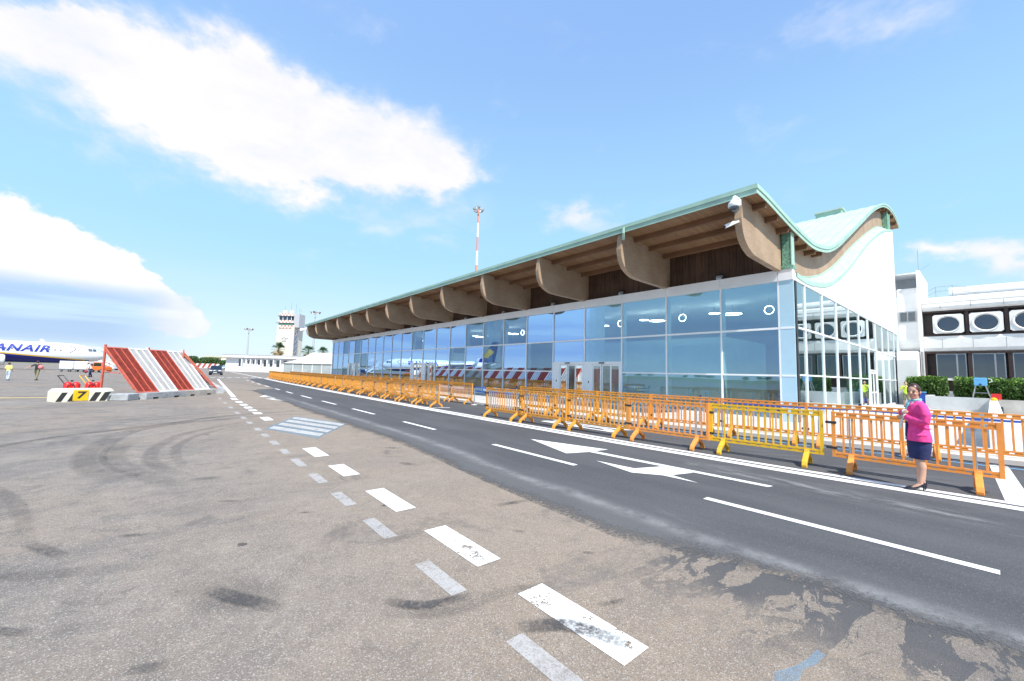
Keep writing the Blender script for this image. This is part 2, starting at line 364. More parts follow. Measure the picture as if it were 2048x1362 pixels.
# ---------------------------------------------------------------- ground materials
def apron_mat():
    m_ = bpy.data.materials.new('old_apron_asphalt'); m_.use_nodes = True; nt = m_.node_tree; b = nt.nodes['Principled BSDF']
    ge = nt.nodes.new('ShaderNodeNewGeometry'); P = ge.outputs['Position']; x, y, z = sepxyz(nt, P)
    big = noise(nt, P, .16, 5, .6, .5); mid = noise(nt, P, 1.1, 6, .65, .3); fine = noise(nt, P, 80, 3, .7); fine2 = noise(nt, P, 210, 2, .6); patch = noise(nt, P, .42, 7, .7, .9); blot = noise(nt, P, 3.2, 6, .72, .4)
    c = mixc(nt, big.step(.35, .65), (.275, .226, .186), (.262, .240, .220))
    c = mixc(nt, mid.step(.38, .72)*.45, c, (.205, .182, .165))
    c = mixc(nt, patch.step(.45, .60)*.6, c, (.150, .142, .142)); c = mixc(nt, blot.step(.50, .66)*.6, c, (.13, .122, .118)); c = mixc(nt, blot.step(.47, .30)*.4, c, (.40, .36, .31))
    warm = (x-1.2).step(-2.5, 2.5)*(1-y.step(25, 60))*.5
    c = mixc(nt, warm, c, (.335, .265, .200))
    vd, vc = voro(nt, P, 150); agg = X(nt, mixc(nt, 1.0, vc, (1, 1, 1), 'MULTIPLY'))
    sp = nt.nodes.new('ShaderNodeSeparateColor'); nt.links.new(vc, sp.inputs[0]); r1 = X(nt, sp.outputs[0]); r2 = X(nt, sp.outputs[1])
    c = mixc(nt, r1.gt(.86)*.55, c, (.50, .48, .455))
    c = mixc(nt, r2.gt(.80)*.6, c, (.13, .122, .115))
    c = mixc(nt, fine.step(.55, .75)*.4, c, (.15, .143, .137))
    c = mixc(nt, fine2.step(.58, .75)*.35, c, (.46, .44, .42))
    # oily stains, tar spots and worn dark patches
    st = noise(nt, P, .75, 7, .7, 1.2).step(.56, .68)*.5
    c = mixc(nt, st, c, (.095, .092, .096))
    smv = comb(nt, x*.55, y*1.7, z); sm = noise(nt, smv, .8, 6, .68, .9).step(.54, .72)*.5
    c = mixc(nt, sm, c, (.13, .125, .13))
    vs, vcol = voro(nt, P, 1.25); jit = noise(nt, P, 22, 3, .7)
    s2 = nt.nodes.new('ShaderNodeSeparateColor'); nt.links.new(vcol, s2.inputs[0]); q = X(nt, s2.outputs[0])
    spot = (vs+(jit-.5)*.12).lt((q-.30)*.13)
    c = mixc(nt, spot*.8, c, (.055, .052, .055))
    # hairline cracks
    cr, _ = voro(nt, mixv(nt, P, 1.4, .5), .35, 'DISTANCE_TO_EDGE')
    # bitumen repair beside the new road
    ex = (x-3.35+(noise(nt, P, 2.3, 6, .7)-.5)*1.6).step(-.7, .6)
    ey = (2.2-y+(noise(nt, P, 1.9, 5, .7)-.5)*1.3).step(-.3, .3)
    chip = noise(nt, comb(nt, (x+y*.5)*9, (y-x*.5)*16, z), 1.0, 4, .7, .5)
    scuff = (noise(nt, comb(nt, x*1.2, y*3, z), 1.5, 5, .7, .8).step(.47, .54)*.5+chip*.5).step(.47, .60)
    tar = ex*ey*(1-scuff)
    c = mixc(nt, tar*.86, c, (.066, .072, .084)); c = mixc(nt, ex*ey*.25, c, (.11, .11, .115))
    c = mixc(nt, 1.0, c, (.95, .925, .89), 'MULTIPLY')
    nt.links.new(c, b.inputs['Base Color']); b.inputs['Roughness'].default_value = .9; b.inputs['Specular IOR Level'].default_value = .3
    bn = nt.nodes.new('ShaderNodeBump'); bn.inputs['Strength'].default_value = .55; bn.inputs['Distance'].default_value = .006
    nt.links.new((fine+fine2*.5+vd*.8).s, bn.inputs['Height']); nt.links.new(bn.outputs[0], b.inputs['Normal'])
    return m_
def mixv(nt, P, sc, amt):
    n = nt.nodes.new('ShaderNodeTexNoise'); n.inputs['Scale'].default_value = sc; n.inputs['Detail'].default_value = 3; nt.links.new(P, n.inputs['Vector'])
    a = nt.nodes.new('ShaderNodeVectorMath'); a.operation = 'SCALE'; nt.links.new(n.outputs['Color'], a.inputs[0]); a.inputs['Scale'].default_value = amt
    s = nt.nodes.new('ShaderNodeVectorMath'); s.operation = 'ADD'; nt.links.new(P, s.inputs[0]); nt.links.new(a.outputs[0], s.inputs[1]); return s.outputs[0]
def road_mat():
    m_ = bpy.data.materials.new('new_road_asphalt'); m_.use_nodes = True; nt = m_.node_tree; b = nt.nodes['Principled BSDF']
    ge = nt.nodes.new('ShaderNodeNewGeometry'); P = ge.outputs['Position']; x, y, z = sepxyz(nt, P)
    big = noise(nt, comb(nt, x*1.6, y*.35, z), .8, 5, .6, .3); fine = noise(nt, P, 70, 3, .7); vd, vc = voro(nt, P, 110)
    sp = nt.nodes.new('ShaderNodeSeparateColor'); nt.links.new(vc, sp.inputs[0]); r1 = X(nt, sp.outputs[0])
    c = mixc(nt, big.step(.35, .7), (.074, .076, .082), (.098, .099, .104))
    c = mixc(nt, r1.gt(.9)*.5, c, (.16, .16, .16)); c = mixc(nt, fine.step(.5, .7)*.4, c, (.038, .038, .042))
    # dusty seam next to the old surface
    edge = y.step(4.5, 9)*.38+(4.44+(noise(nt, P, .4, 3)-.5)*.35)
    d = (x-edge)
    dust = ((d*d)*-60).exp()*noise(nt, P, 2.4, 6, .75).step(.3, .62)*(1-y.step(20, 30))
    c = mixc(nt, dust*.45, c, (.40, .40, .39))
    grey = d.step(.75, -.5)*.38
    c = mixc(nt, grey, c, (.15, .148, .148))
    sc = noise(nt, comb(nt, x*2.2, y*.5, z), 1.2, 7, .75, .6).step(.63, .78)*.30
    c = mixc(nt, sc, c, (.26, .26, .255))
    # pale chalk smear where the lane meets the edge line
    sm = ((x-7.9)*(x-7.9)*-14).exp()*(y.step(-.3, .6))*(1-y.step(3.2, 4.6))*noise(nt, comb(nt, x*3, y*.8, z), 2, 6, .7).step(.42, .68)
    c = mixc(nt, sm*.45, c, (.42, .42, .40))
    tw = (((x*.8+y*.6)*14)._m('SINE')*.5+.5)*((x-8.4).step(-1.2, .3))*(1-(x-11).step(-.5, .5))*noise(nt, P, .5, 3).step(.45, .62)*(1-y.step(4, 7))
    c = mixc(nt, tw*.16, c, (.22, .22, .22))
    nt.links.new(c, b.inputs['Base Color']); b.inputs['Roughness'].default_value = .85; b.inputs['Specular IOR Level'].default_value = .3
    bn = nt.nodes.new('ShaderNodeBump'); bn.inputs['Strength'].default_value = .5; bn.inputs['Distance'].default_value = .005
    nt.links.new((fine+vd).s, bn.inputs['Height']); nt.links.new(bn.outputs[0], b.inputs['Normal'])
    a = (d-y.step(2.8, 1.4)*.42+.62+(noise(nt, P, 30, 4, .75)-.5)*.9+(noise(nt, P, 1.6, 5, .7)-.5)*.7).step(-.22, .22).mx(y.step(33, 35))
    tr = nt.nodes.new('ShaderNodeBsdfTransparent'); mx = nt.nodes.new('ShaderNodeMixShader'); nt.links.new(a.s, mx.inputs[0])
    nt.links.new(tr.outputs[0], mx.inputs[1]); nt.links.new(b.outputs[0], mx.inputs[2]); nt.links.new(mx.outputs[0], nt.nodes['Material Output'].inputs[0])
    return m_
def pave_mat():
    m_ = bpy.data.materials.new('pale_paving'); m_.use_nodes = True; nt = m_.node_tree; b = nt.nodes['Principled BSDF']
    ge = nt.nodes.new('ShaderNodeNewGeometry'); P = ge.outputs['Position']; x, y, z = sepxyz(nt, P)
    n = noise(nt, P, .9, 6, .65, .3); f = noise(nt, P, 40, 3, .6)
    c = mixc(nt, n.step(.35, .7), (.47, .47, .46), (.58, .575, .56)); c = mixc(nt, f.step(.5, .7)*.2, c, (.36, .36, .35))
    j = ((x*.5).mod(1.0)-.5).abs().gt(.494)._m('MAXIMUM', ((y*.5).mod(1.0)-.5).abs().gt(.494))
    c = mixc(nt, j*.5, c, (.26, .26, .26))
    nt.links.new(c, b.inputs['Base Color']); b.inputs['Roughness'].default_value = .8
    return m_
def paint_mat(name, col, wear, ns=9, edge=0, tyre=0):
    m_ = bpy.data.materials.new(name); m_.use_nodes = True; nt = m_.node_tree; b = nt.nodes['Principled BSDF']
    ge = nt.nodes.new('ShaderNodeNewGeometry'); P = ge.outputs['Position']
    n = noise(nt, P, ns, 7, .75, .3); n2 = noise(nt, P, 60, 3, .7); n3 = noise(nt, P, 1.1, 4, .6)
    c = mixc(nt, n3.step(.35, .7)*.25, col, tuple(q*.8 for q in col))
    nt.links.new(c, b.inputs['Base Color']); b.inputs['Roughness'].default_value = .6
    a = (n*.6+n2*.25+n3*.25).gt(wear)
    tr = nt.nodes.new('ShaderNodeBsdfTransparent'); mx = nt.nodes.new('ShaderNodeMixShader'); nt.links.new(a.s, mx.inputs[0])
    nt.links.new(tr.outputs[0], mx.inputs[1]); nt.links.new(b.outputs[0], mx.inputs[2]); nt.links.new(mx.outputs[0], nt.nodes['Material Output'].inputs[0])
    return m_
def tyre_mat():
    m_ = bpy.data.materials.new('rubber_skid'); m_.use_nodes = True; nt = m_.node_tree; b = nt.nodes['Principled BSDF']
    ge = nt.nodes.new('ShaderNodeNewGeometry'); P = ge.outputs['Position']
    b.inputs['Base Color'].default_value = (.07, .068, .07, 1); b.inputs['Roughness'].default_value = .8
    at = nt.nodes.new('ShaderNodeAttribute'); at.attribute_name = 'fade'; fa = X(nt, at.outputs['Fac'])
    a = fa*(noise(nt, P, 1.2, 5, .7).step(.3, .65)*.6+.4)*(noise(nt, P, 40, 3, .7).step(.35, .6)*.6+.4)*.27
    tr = nt.nodes.new('ShaderNodeBsdfTransparent'); mx = nt.nodes.new('ShaderNodeMixShader'); nt.links.new(a.s, mx.inputs[0])
    nt.links.new(tr.outputs[0], mx.inputs[1]); nt.links.new(b.outputs[0], mx.inputs[2]); nt.links.new(mx.outputs[0], nt.nodes['Material Output'].inputs[0])
    return m_
M_APRON = apron_mat(); M_ROAD = road_mat(); M_PAVE = pave_mat()
def soft_paint(name, col, op):
    m_ = bpy.data.materials.new(name); m_.use_nodes = True; nt = m_.node_tree; b = nt.nodes['Principled BSDF']
    ge = nt.nodes.new('ShaderNodeNewGeometry'); P = ge.outputs['Position']
    n3 = noise(nt, P, 1.3, 4, .6); nt.links.new(mixc(nt, n3.step(.3, .7), col, tuple(q*.85 for q in col)), b.inputs['Base Color']); b.inputs['Roughness'].default_value = .8
    a = (noise(nt, P, 7, 7, .75, .3).step(.30, .52)*.6+.4)*(noise(nt, P, 110, 3, .7).step(.36, .5)*.55+.45)*op
    tr = nt.nodes.new('ShaderNodeBsdfTransparent'); mx = nt.nodes.new('ShaderNodeMixShader'); nt.links.new(a.s, mx.inputs[0])
    nt.links.new(tr.outputs[0], mx.inputs[1]); nt.links.new(b.outputs[0], mx.inputs[2]); nt.links.new(mx.outputs[0], nt.nodes['Material Output'].inputs[0])
    return m_
M_LINE = paint_mat('fresh_road_paint', (.80, .80, .79), .43)
M_LINEW = paint_mat('scuffed_road_paint', (.80, .80, .78), .475, 6)
M_LINEF = soft_paint('faded_road_paint', (.60, .59, .58), .62)
M_LINEB = soft_paint('faded_blue_paint', (.22, .36, .46), .5)
M_BLUEP = soft_paint('blue_spray_paint', (.20, .40, .58), .34)
M_LINEH = soft_paint('worn_white_hatch', (.68, .66, .64), .72)
M_LINEB2 = paint_mat('blue_road_paint', (.15, .42, .75), .40, 10)
M_LINEY = paint_mat('yellow_road_paint', (.70, .52, .15), .45, 10)
M_GRASS = mat('dry_grass', (.16, .17, .075), .95, var=.35, scale=.06, coords='Object')
# ---------------------------------------------------------------- setting: ground, road, pavement
def off(Y): return 0 if Y < 25 else .9*((Y-25)/40)**1.5
def lerp(tab, y):
    if y <= tab[0][0]: return tab[0][1]
    for (a, b), (c, d) in zip(tab, tab[1:]):
        if y <= c: return b+(d-b)*(y-a)/(c-a)
    return tab[-1][1]
MB().poly([(-3000, -3000, 0), (6000, -3000, 0), (6000, 6000, 0), (-3000, 6000, 0)]).build('ground', M_APRON, kind='structure')
ground = bpy.data.objects['ground']
MB().poly([(-3000, -3000, .004), (-150, -3000, .004), (-150, 6000, .004), (-3000, 6000, .004)]).build('grass_field', M_GRASS, kind='structure')
MB().poly([(-149, 420, .004), (6000, 420, .004), (6000, 6000, .004), (-149, 6000, .004)]).build('far_field', M_GRASS, kind='structure')
lb = [(-40, 4.4), (-1, 4.35), (1.2, 4.35), (2.4, 4.4), (5, 4.55), (8, 4.8), (10.5, 4.75), (15.5, 4.5), (21.5, 4.95), (25, 4.7), (31, 4.4), (35, 4.6), (36, 6.0), (41, 6.25), (50, 6.6), (60, 7.2), (67, 8.0)]
kb = [(-40, 24), (-12, 19), (-5, 15.6), (-.4, 13.95), (1.5, 13.75), (4, 13.35), (6.5, 12.95), (9, 12.6), (13, 12.4), (25, 12.4), (68, 13.9)]
L = []; Rr = []
y = -40.0
while y <= 67:
    j = (random.random()-.5)*.10 if y < 34 else 0
    L.append((lerp(lb, y)-(.75 if y < 34 else 0), y, .005)); Rr.append((lerp(kb, y)+.3, y, .005)); y += .35
mb = MB(); n = len(L); mb.add(L+Rr, [(i, n+i, n+i+1, i+1) for i in range(n-1)]); road = mb.build('road', M_ROAD, kind='structure')
# pavement slab with a real kerb step
ys = [-40+i*1.0 for i in range(109)]
pk = [(lerp(kb, y), y) for y in ys]
mb = MB()
for (a, ya), (b, yb) in zip(pk, pk[1:]):
    mb.add([(a+.16, ya, .12), (90, ya, .12), (90, yb, .12), (b+.16, yb, .12)], [(0, 1, 2, 3)])
mb.add([(pk[-1][0]+.16, pk[-1][1], .12), (90, pk[-1][1], .12), (90, pk[-1][1], -.02), (pk[-1][0]+.16, pk[-1][1], -.02)], [(0, 1, 2, 3)])
pave = mb.build('pavement', M_PAVE, kind='structure')
mb = MB()
for (a, ya), (b, yb) in zip(pk, pk[1:]):
    mb.add([(a, ya, .0), (a, ya, .105), (a+.02, ya, .123), (a+.158, ya, .123), (b, yb, .0), (b, yb, .105), (b+.02, yb, .123), (b+.158, yb, .123)], [(0, 1, 5, 4), (1, 2, 6, 5), (2, 3, 7, 6)])
mb.build('kerb', M_CONCL, kind='structure')
# ---------------------------------------------------------------- painted markings (children of the surface they lie on)
ZR = .009; ZG = .0045
def strip(x0, x1, ya, yb, z, step=1.0, f=off):
    mb = MB(); n = max(1, int((yb-ya)/step)); pts = [ya+(yb-ya)*i/n for i in range(n+1)]
    for a, b in zip(pts, pts[1:]): mb.add([(x0+f(a), a, z), (x1+f(a), a, z), (x1+f(b), b, z), (x0+f(b), b, z)], [(0, 1, 2, 3)])
    return mb
EL = [(-20, 9.6), (0, 8.97), (2.3, 8.76), (6, 8.58), (11, 8.5), (17, 8.5), (30, 8.6), (49, 8.87), (62, 9.3), (67, 9.55)]
strip(0, .26, -20, 67, ZR, .5, lambda y: lerp(EL, y)).build('edge_line', M_LINE, road)
strip(.37, .55, -20, 67, ZR, .5, lambda y: lerp(EL, y)).build('edge_line', M_LINE, road)
for a, b in [(-5, -2.4), (.03, 2.68), (5.09, 7.65), (10.44, 12.56), (15.11, 17.6), (19.92, 22.3), (24.44, 26.92), (29.37, 31.53), (34.02, 36.06), (39.14, 41.75), (44.71, 47.18), (50, 52.4), (55.4, 57.8)]:
    strip(5.81, 5.94, a, b, ZR).build('lane_dash', M_LINE, road)
MB().poly([(9.05, 16.96, ZR), (9.9, 16.28, ZR), (9.98, 16.42, ZR), (9.1, 17.12, ZR)]).build('cross_line', M_LINE, road)
MB().poly([(9.5, -.32, ZR), (9.5, -.05, ZR), (13.6, .12, ZR), (13.65, -.14, ZR)]).build('cross_line', M_LINE, road)
def poly(pts, z, name, m_, par): MB().poly([(a, b, z) for a, b in pts]).build(name, m_, par)
# lane arrows
mb = MB(); z = ZR
mb.poly([(7.17, 7.75, z), (6.56, 5.95, z), (7.12, 5.78, z), (7.30, 5.78, z), (7.72, 5.72, z)])
mb.poly([(7.12, 5.782, z), (7.31, 2.35, z), (7.45, 2.32, z), (7.30, 5.782, z)])
mb.poly([(6.53, 5.12, z), (6.28, 4.15, z), (6.57, 3.72, z), (6.60, 3.12, z), (6.72, 3.64, z), (7.22, 3.50, z), (7.17, 4.10, z), (6.60, 4.30, z)])
mb.build('lane_arrow', M_LINE, road)
# BUS lettering, stretched along the lane
vs, fs = text_mesh('BUS', 1.0, bold=.01)
mb = MB(); mb.add([(11.05+v.x*1.12, 8.75+v.y*4.4, ZR) for v in vs], fs); mb.build('painted_lettering', M_LINE, road)
# thin service lines beside the kerb
strip(-.62, -.54, -10, 7.5, ZR, .5, lambda y: lerp(kb, y)).build('blue_line', M_LINEB2, road)
strip(-.40, -.35, -10, 8.5, ZR, .5, lambda y: lerp(kb, y)).build('thin_white_line', M_LINE, road)
strip(.45, .50, -10, 5, .1245, .5, lambda y: lerp(kb, y)).build('yellow_line', M_LINEY, pave)
strip(.85, .93, -10, 4, .1245, .5, lambda y: lerp(kb, y)).build('blue_line', M_LINEB2, pave)
# apron dashes
for a, b in [(1.46, 2.42), (2.96, 3.95), (4.66, 5.69), (6.64, 7.5), (8.36, 9.38), (14.78, 15.8), (16.9, 17.6), (18.1, 18.7), (19.3, 20.1), (20.8, 21.6), (22.5, 23.4), (24.4, 25.7), (-.4, .45)]:
    xx = 2.27 if b < 12 else 2.36
    poly([(xx-.13, a), (xx+.13, a), (xx+.13, b), (xx-.13, b)], ZG, 'apron_dash', M_LINEW if a < 3 else M_LINE, ground)
strip(-.11, .11, 26.5, 62, ZG, 1, lambda y: 2.47+(y-26.5)*.043).build('apron_line', M_LINE, ground)
for a, b in [(12.5, 13.1), (11.35, 11.9), (10.1, 10.7), (8.95, 9.5), (7.68, 8.38), (6.43, 7.08), (5.2, 5.84), (3.99, 4.62), (2.70, 3.32), (1.5, 2.05), (14.1, 14.7), (15.5, 16.2), (17.2, 18), (19.5, 20.4), (22, 23), (25, 26)]:
    poly([(1.72, a), (1.86, a), (1.86, b), (1.72, b)], ZG, 'faded_dash', M_LINEF, ground)
# hatched blue and white box
poly([(1.94, 12.88), (2.72, 10.5), (4.18, 12.89), (3.28, 15.67)], ZG, 'hatched_box', M_LINEB, ground)
for k in range(4):
    t0 = .06+k*.25; t1 = t0+.15
    A0 = Vector((1.98, 12.7)).lerp(Vector((3.28, 15.5)), t0); A1 = Vector((1.98, 12.7)).lerp(Vector((3.28, 15.5)), t1)
    B0 = Vector((2.75, 10.7)).lerp(Vector((4.12, 12.9)), t0); B1 = Vector((2.75, 10.7)).lerp(Vector((4.12, 12.9)), t1)
    poly([A0, B0, B1, A1], ZG+.003, 'hatch_bar', M_LINEH, ground)
poly([(2.70, .86), (2.80, .89), (2.95, .83), (3.10, .80), (3.24, .79), (3.22, .74), (3.08, .75), (2.96, .79), (2.84, .78), (2.74, .81)], ZG, 'blue_mark', M_BLUEP, ground)
# worn arrow on the old surface, far cross lines
mb = MB(); z = ZG
mb.poly([(3.65, 26.48, z), (4.27, 28.49, z), (4.45, 26.3, z), (4.33, 24.9, z), (4.76, 24.8, z), (4.26, 22.7, z), (3.73, 24.83, z), (4.1, 24.88, z), (4.05, 26.1, z)])
mb.build('worn_arrow', M_LINE, ground)
for i in range(9): poly([(3.6+i*.95, 69.2-i*.05), (4.2+i*.95, 69.2-i*.05), (4.2+i*.95, 70.1), (3.6+i*.95, 70.1)], ZG, 'far_dash', M_LINE, ground)
strip(0, .25, 70.5, 138, ZG, 4, lambda y: 9.7+(y-70)*.026).build('far_line', M_LINE, ground)
# yellow stand lines on the apron far left
poly([(-40, 33.0), (-40, 33.5), (-3.6, 28.2), (-3.6, 27.9)], ZG, 'stand_line', M_LINEY, ground)
poly([(-30, 25.2), (-30, 25.4), (-4.2, 25.1), (-4.2, 24.95)], ZG, 'stand_line', M_LINEF, ground)
# tyre marks
M_SKID = tyre_mat()
M_OIL = M_SKID.copy(); M_OIL.name = 'oil_stain_film'
for n_ in M_OIL.node_tree.nodes:
    if n_.type == 'MATH' and n_.operation == 'MULTIPLY' and abs(n_.inputs[1].default_value-.27) < 1e-4: n_.inputs[1].default_value = .95
    if n_.type == 'TEX_NOISE' and n_.inputs['Scale'].default_value < 2: n_.inputs['Scale'].default_value = 9
def skid(pts, wd, mt=None, lift=0):
    P = [Vector((a, b, 0)) for a, b in pts]; out = []
    for i in range(len(P)-1):
        p0 = P[max(0, i-1)]; p1 = P[i]; p2 = P[i+1]; p3 = P[min(len(P)-1, i+2)]
        for k in range(8):
            t = k/8; out.append(.5*((2*p1)+(p2-p0)*t+(2*p0-5*p1+4*p2-p3)*t*t+(3*p1-p0-3*p2+p3)*t**3))
    out.append(P[-1]); mb = MB(); fade = []
    N_ = len(out); zz = .0025+random.random()*.0012+lift
    for i, p in enumerate(out):
        d = (out[min(i+1, N_-1)]-out[max(i-1, 0)]).normalized(); r = Vector((d.y, -d.x, 0))
        for s_, f in ((-1, 0), (-.55, 1), (.55, 1), (1, 0)):
            mb.v.append(p+r*s_*wd/2+Vector((0, 0, zz))); fade.append(f*min(1, i/6, (N_-1-i)/6))
    for i in range(N_-1):
        for k in range(3): mb.f.append((i*4+k, i*4+k+1, i*4+k+5, i*4+k+4))
    o = mb.build('tyre_mark' if mt is None else 'oil_stain', mt or M_SKID, ground); at = o.data.attributes.new('fade', 'FLOAT', 'POINT')
    at.data.foreach_set('value', fade)
A1 = [(2.23, 16.19), (.07, 15.09), (-.87, 13.7), (-1.15, 11.56), (-1.12, 10.18), (-.86, 8.96), (-.3, 7.9)]
A2 = [(2.02, 15.09), (.36, 13.0), (-.16, 11.28), (-.27, 10.15), (-.17, 9.11), (.2, 8.0)]
A3 = [(4.3, 17.6), (1.72, 16.87), (-.46, 14.77), (-1.71, 13.74), (-2.31, 12.94), (-3.6, 10.4)]
A4 = [(1.66, 14.24), (.54, 12.43), (.16, 11.09), (.09, 9.92), (.22, 8.64)]
A5 = [(-.52, 12.22), (-.77, 11.33), (-.76, 10.2), (-.46, 8.89), (.2, 7.2)]
A6 = [(8.72, 12.53), (4.37, 16.08), (1.32, 16.22), (-1.09, 16.69), (-2.43, 17.59)]
for p, wds in ((A1, .40), (A2, .28), (A3, .36), (A4, .2), (A5, .40), (A6, .16)):
    skid(p, wds)
skid([(a+.22, b+.05) for a, b in A1], .13); skid([(a-.26, b-.2) for a, b in A3], .16); skid([(a+.15, b+.35) for a, b in A3], .1)
skid([(6, 19.5), (3.2, 18.2), (-.5, 17.2), (-4, 16.6)], .14); skid([(5.5, 20.5), (2, 18.0), (-2, 15.2), (-5, 12.4)], .12)
skid([(-6, 14), (-3.2, 11), (-1.6, 8.2), (-.9, 5.6)], .18); skid([(-4.4, 9.0), (-2.5, 6.6), (-1.2, 5.2), (.6, 4.4)], .22)
skid([(.2, 4.2), (.45, 3.7), (.7, 3.4)], .5); skid([(1.2, 2.85), (1.6, 2.55), (2.1, 2.5), (2.5, 2.3)], .16)
skid([(4.4, 30), (4.1, 26), (4.4, 22), (5.2, 18)], .5); skid([(2.9, 60), (5.0, 45), (6.0, 36)], .35)
# ================================================================ new terminal
FX, CY, EY = 18.05, 4.73, 64.6          # facade plane, near corner, far end
def MY(k): return 7.44+2.55*k-.00395*k*k
MULL = [5.25]+[MY(k) for k in range(24)]
T0 = [(14.15,8.05),(15.2,7.99),(16.8,7.82),(18.3,7.69),(20.4,7.61),(22.0,7.78),(23.4,8.08),(25.2,8.72),(28.0,10.0),(31.5,11.63),(35.2,13.36),(38.3,14.6),(40.7,15.36),(43.3,15.85),(46,15.98),(48.2,15.6)]
def cat(tab, m_=4):
    out = []
    for i in range(len(tab)-1):
        p0 = tab[max(0, i-1)]; p1 = tab[i]; p2 = tab[i+1]; p3 = tab[min(len(tab)-1, i+2)]
        for k in range(m_):
            t = k/m_; out.append(tuple(.5*((2*p1[j])+(p2[j]-p0[j])*t+(2*p0[j]-5*p1[j]+4*p2[j]-p3[j])*t*t+(3*p1[j]-p0[j]-3*p2[j]+p3[j])*t**3) for j in (0, 1)))
    return out+[tab[-1]]
TOP = cat(T0)
def ztop(x): return lerp(TOP, x)
Y0R, Y1R = 4.66, 65.1
T = thing('terminal_building', 'long new glass terminal with a wavy green copper roof on curved timber beams', 'building', (FX, CY, 0))
# roof sheet
mb = MB(); n = len(TOP)
vs = []
for dz_, yy in ((0, Y0R), (0, Y1R), (-.14, Y0R), (-.14, Y1R)):
    vs += [(x, yy, z+dz_) for x, z in TOP]
fs = []
for i in range(n-1):
    fs += [(i, i+1, n+i+1, n+i), (2*n+i, 3*n+i, 3*n+i+1, 2*n+i+1), (i, 2*n+i, 2*n+i+1, i+1), (n+i, n+i+1, 3*n+i+1, 3*n+i)]
fs += [(0, n, 3*n, 2*n), (n-1, 3*n-1, 4*n-1, 2*n-1)]
mb.add(vs, fs); roof = mb.build('roof', M_PATINA2, T)
mb = MB(); yy = Y0R+.5
while yy < Y1R:
    for (xa, za), (xb, zb) in zip(TOP[::2], TOP[2::2]): mb.bar((xa, yy, za+.015), (xb, yy, zb+.015), .03, .05)
    yy += .62
mb.build('standing_seam', M_PATINA, roof)
mb = MB()
for (xa, za), (xb, zb) in zip(TOP, TOP[1:]):
    for ys_, ye in ((Y0R-.05, Y0R-.002), (Y1R+.002, Y1R+.05)):
        mb.add([(xa, ys_, za+.045), (xb, ys_, zb+.045), (xb, ye, zb+.045), (xa, ye, za+.045), (xa, ys_, za-.10), (xb, ys_, zb-.10), (xb, ye, zb-.10), (xa, ye, za-.10)], [(0,1,2,3),(4,7,6,5),(0,4,5,1),(3,2,6,7)])
        mb.add([(xa, ys_+.03, za-.10), (xb, ys_+.03, zb-.10), (xb, ye, zb-.10), (xa, ye, za-.10), (xa, ys_+.03, za-.25), (xb, ys_+.03, zb-.25), (xb, ye, zb-.25), (xa, ye, za-.25)], [(4,7,6,5),(0,4,5,1),(3,2,6,7)])
mb.box((14.09, Y0R-.05, 7.95), (14.148, Y1R+.05, 8.10)).box((14.12, Y0R-.02, 7.78), (14.148, Y1R+.02, 7.949))
mb.build('fascia', M_PATINA, roof)
# soffit
mb = MB(); S = [(x, z-.16) for x, z in TOP]; S2 = [(x, z-.19) for x, z in TOP]
for (a, b), (c, d) in zip(zip(S, S[1:]), zip(S2, S2[1:])):
    mb.add([(a[0]+.02, Y0R+.01, c[1]), (b[0]+.02, Y0R+.01, d[1]), (b[0]+.02, Y1R-.01, d[1]), (a[0]+.02, Y1R-.01, c[1])], [(0, 1, 2, 3)])
mb.build('soffit', M_SOFFIT, roof)
for px_ in (15.15, 16.35, 17.55, 18.75, 19.95, 21.15, 22.3):
    z_ = ztop(px_)-.19
    MB().box((px_-.07, Y0R+.06, z_-.20), (px_+.07, Y1R-.06, z_-.001)).build('purlin', M_PURLIN, T)
for px_ in (39.5, 41, 42.5, 44, 45.5, 47):
    z_ = ztop(px_)-.22
    MB().box((px_-.07, Y0R+.06, z_-.22), (px_+.07, 7.5, z_-.001)).build('purlin', M_PURLIN, T)
# roof beams
BP = cat([(14.12, 7.1), (14.2, 6.7), (14.45, 6.35), (14.95, 6.1), (15.6, 6.02), (18.2, 5.99)], 4)
bp = [(14.22, ztop(14.22)-.2)]+BP+[(18.35, 6.06)]+[(x, ztop(x)-.2) for x in (18.35, 17.5, 16.5, 15.5)]
for k in [-1]+list(range(1, 24, 2)):
    by = MULL[k+1] if k >= 0 else 5.23
    b = MB().prism(bp, by-.11, by+.11, lambda u, v, t: Vector((u, t, v))).build('roof_beam', M_GLULAM, T)
# gable wood wall above the white wall, following the curve
IN = [(18.3, 6.28), (19.4, 6.18), (20.8, 6.22), (22.7, 6.6), (24.3, 7.05), (27.1, 8.15), (31.4, 10.1), (36.5, 12.2), (40.2, 13.55), (44.3, 14.5)]
OUT = [(18.3, 5.92), (19.4, 5.86), (20.7, 5.92), (23.3, 6.32), (25.9, 7.16), (28.9, 8.45), (33.6, 10.66), (37.7, 12.30), (41.4, 13.55), (44.5, 14.3)]
INs, OUTs = cat(IN), cat(OUT)
mb = MB(); xs = [18.36+(44.2-18.36)*i/60 for i in range(61)]
for a, b in zip(xs, xs[1:]):
    za, zb = lerp(INs, a)-.15, lerp(INs, b)-.15; ta, tb = ztop(a)-.2, ztop(b)-.2
    mb.add([(a, 5.12, za), (b, 5.12, zb), (b, 5.12, tb), (a, 5.12, ta), (a, 5.34, za), (b, 5.34, zb), (b, 5.34, tb), (a, 5.34, ta)], [(0,1,2,3),(4,7,6,5),(0,4,5,1),(3,2,6,7)])
mb.build('gable_beam', M_GLULAM, T)
mb = MB()
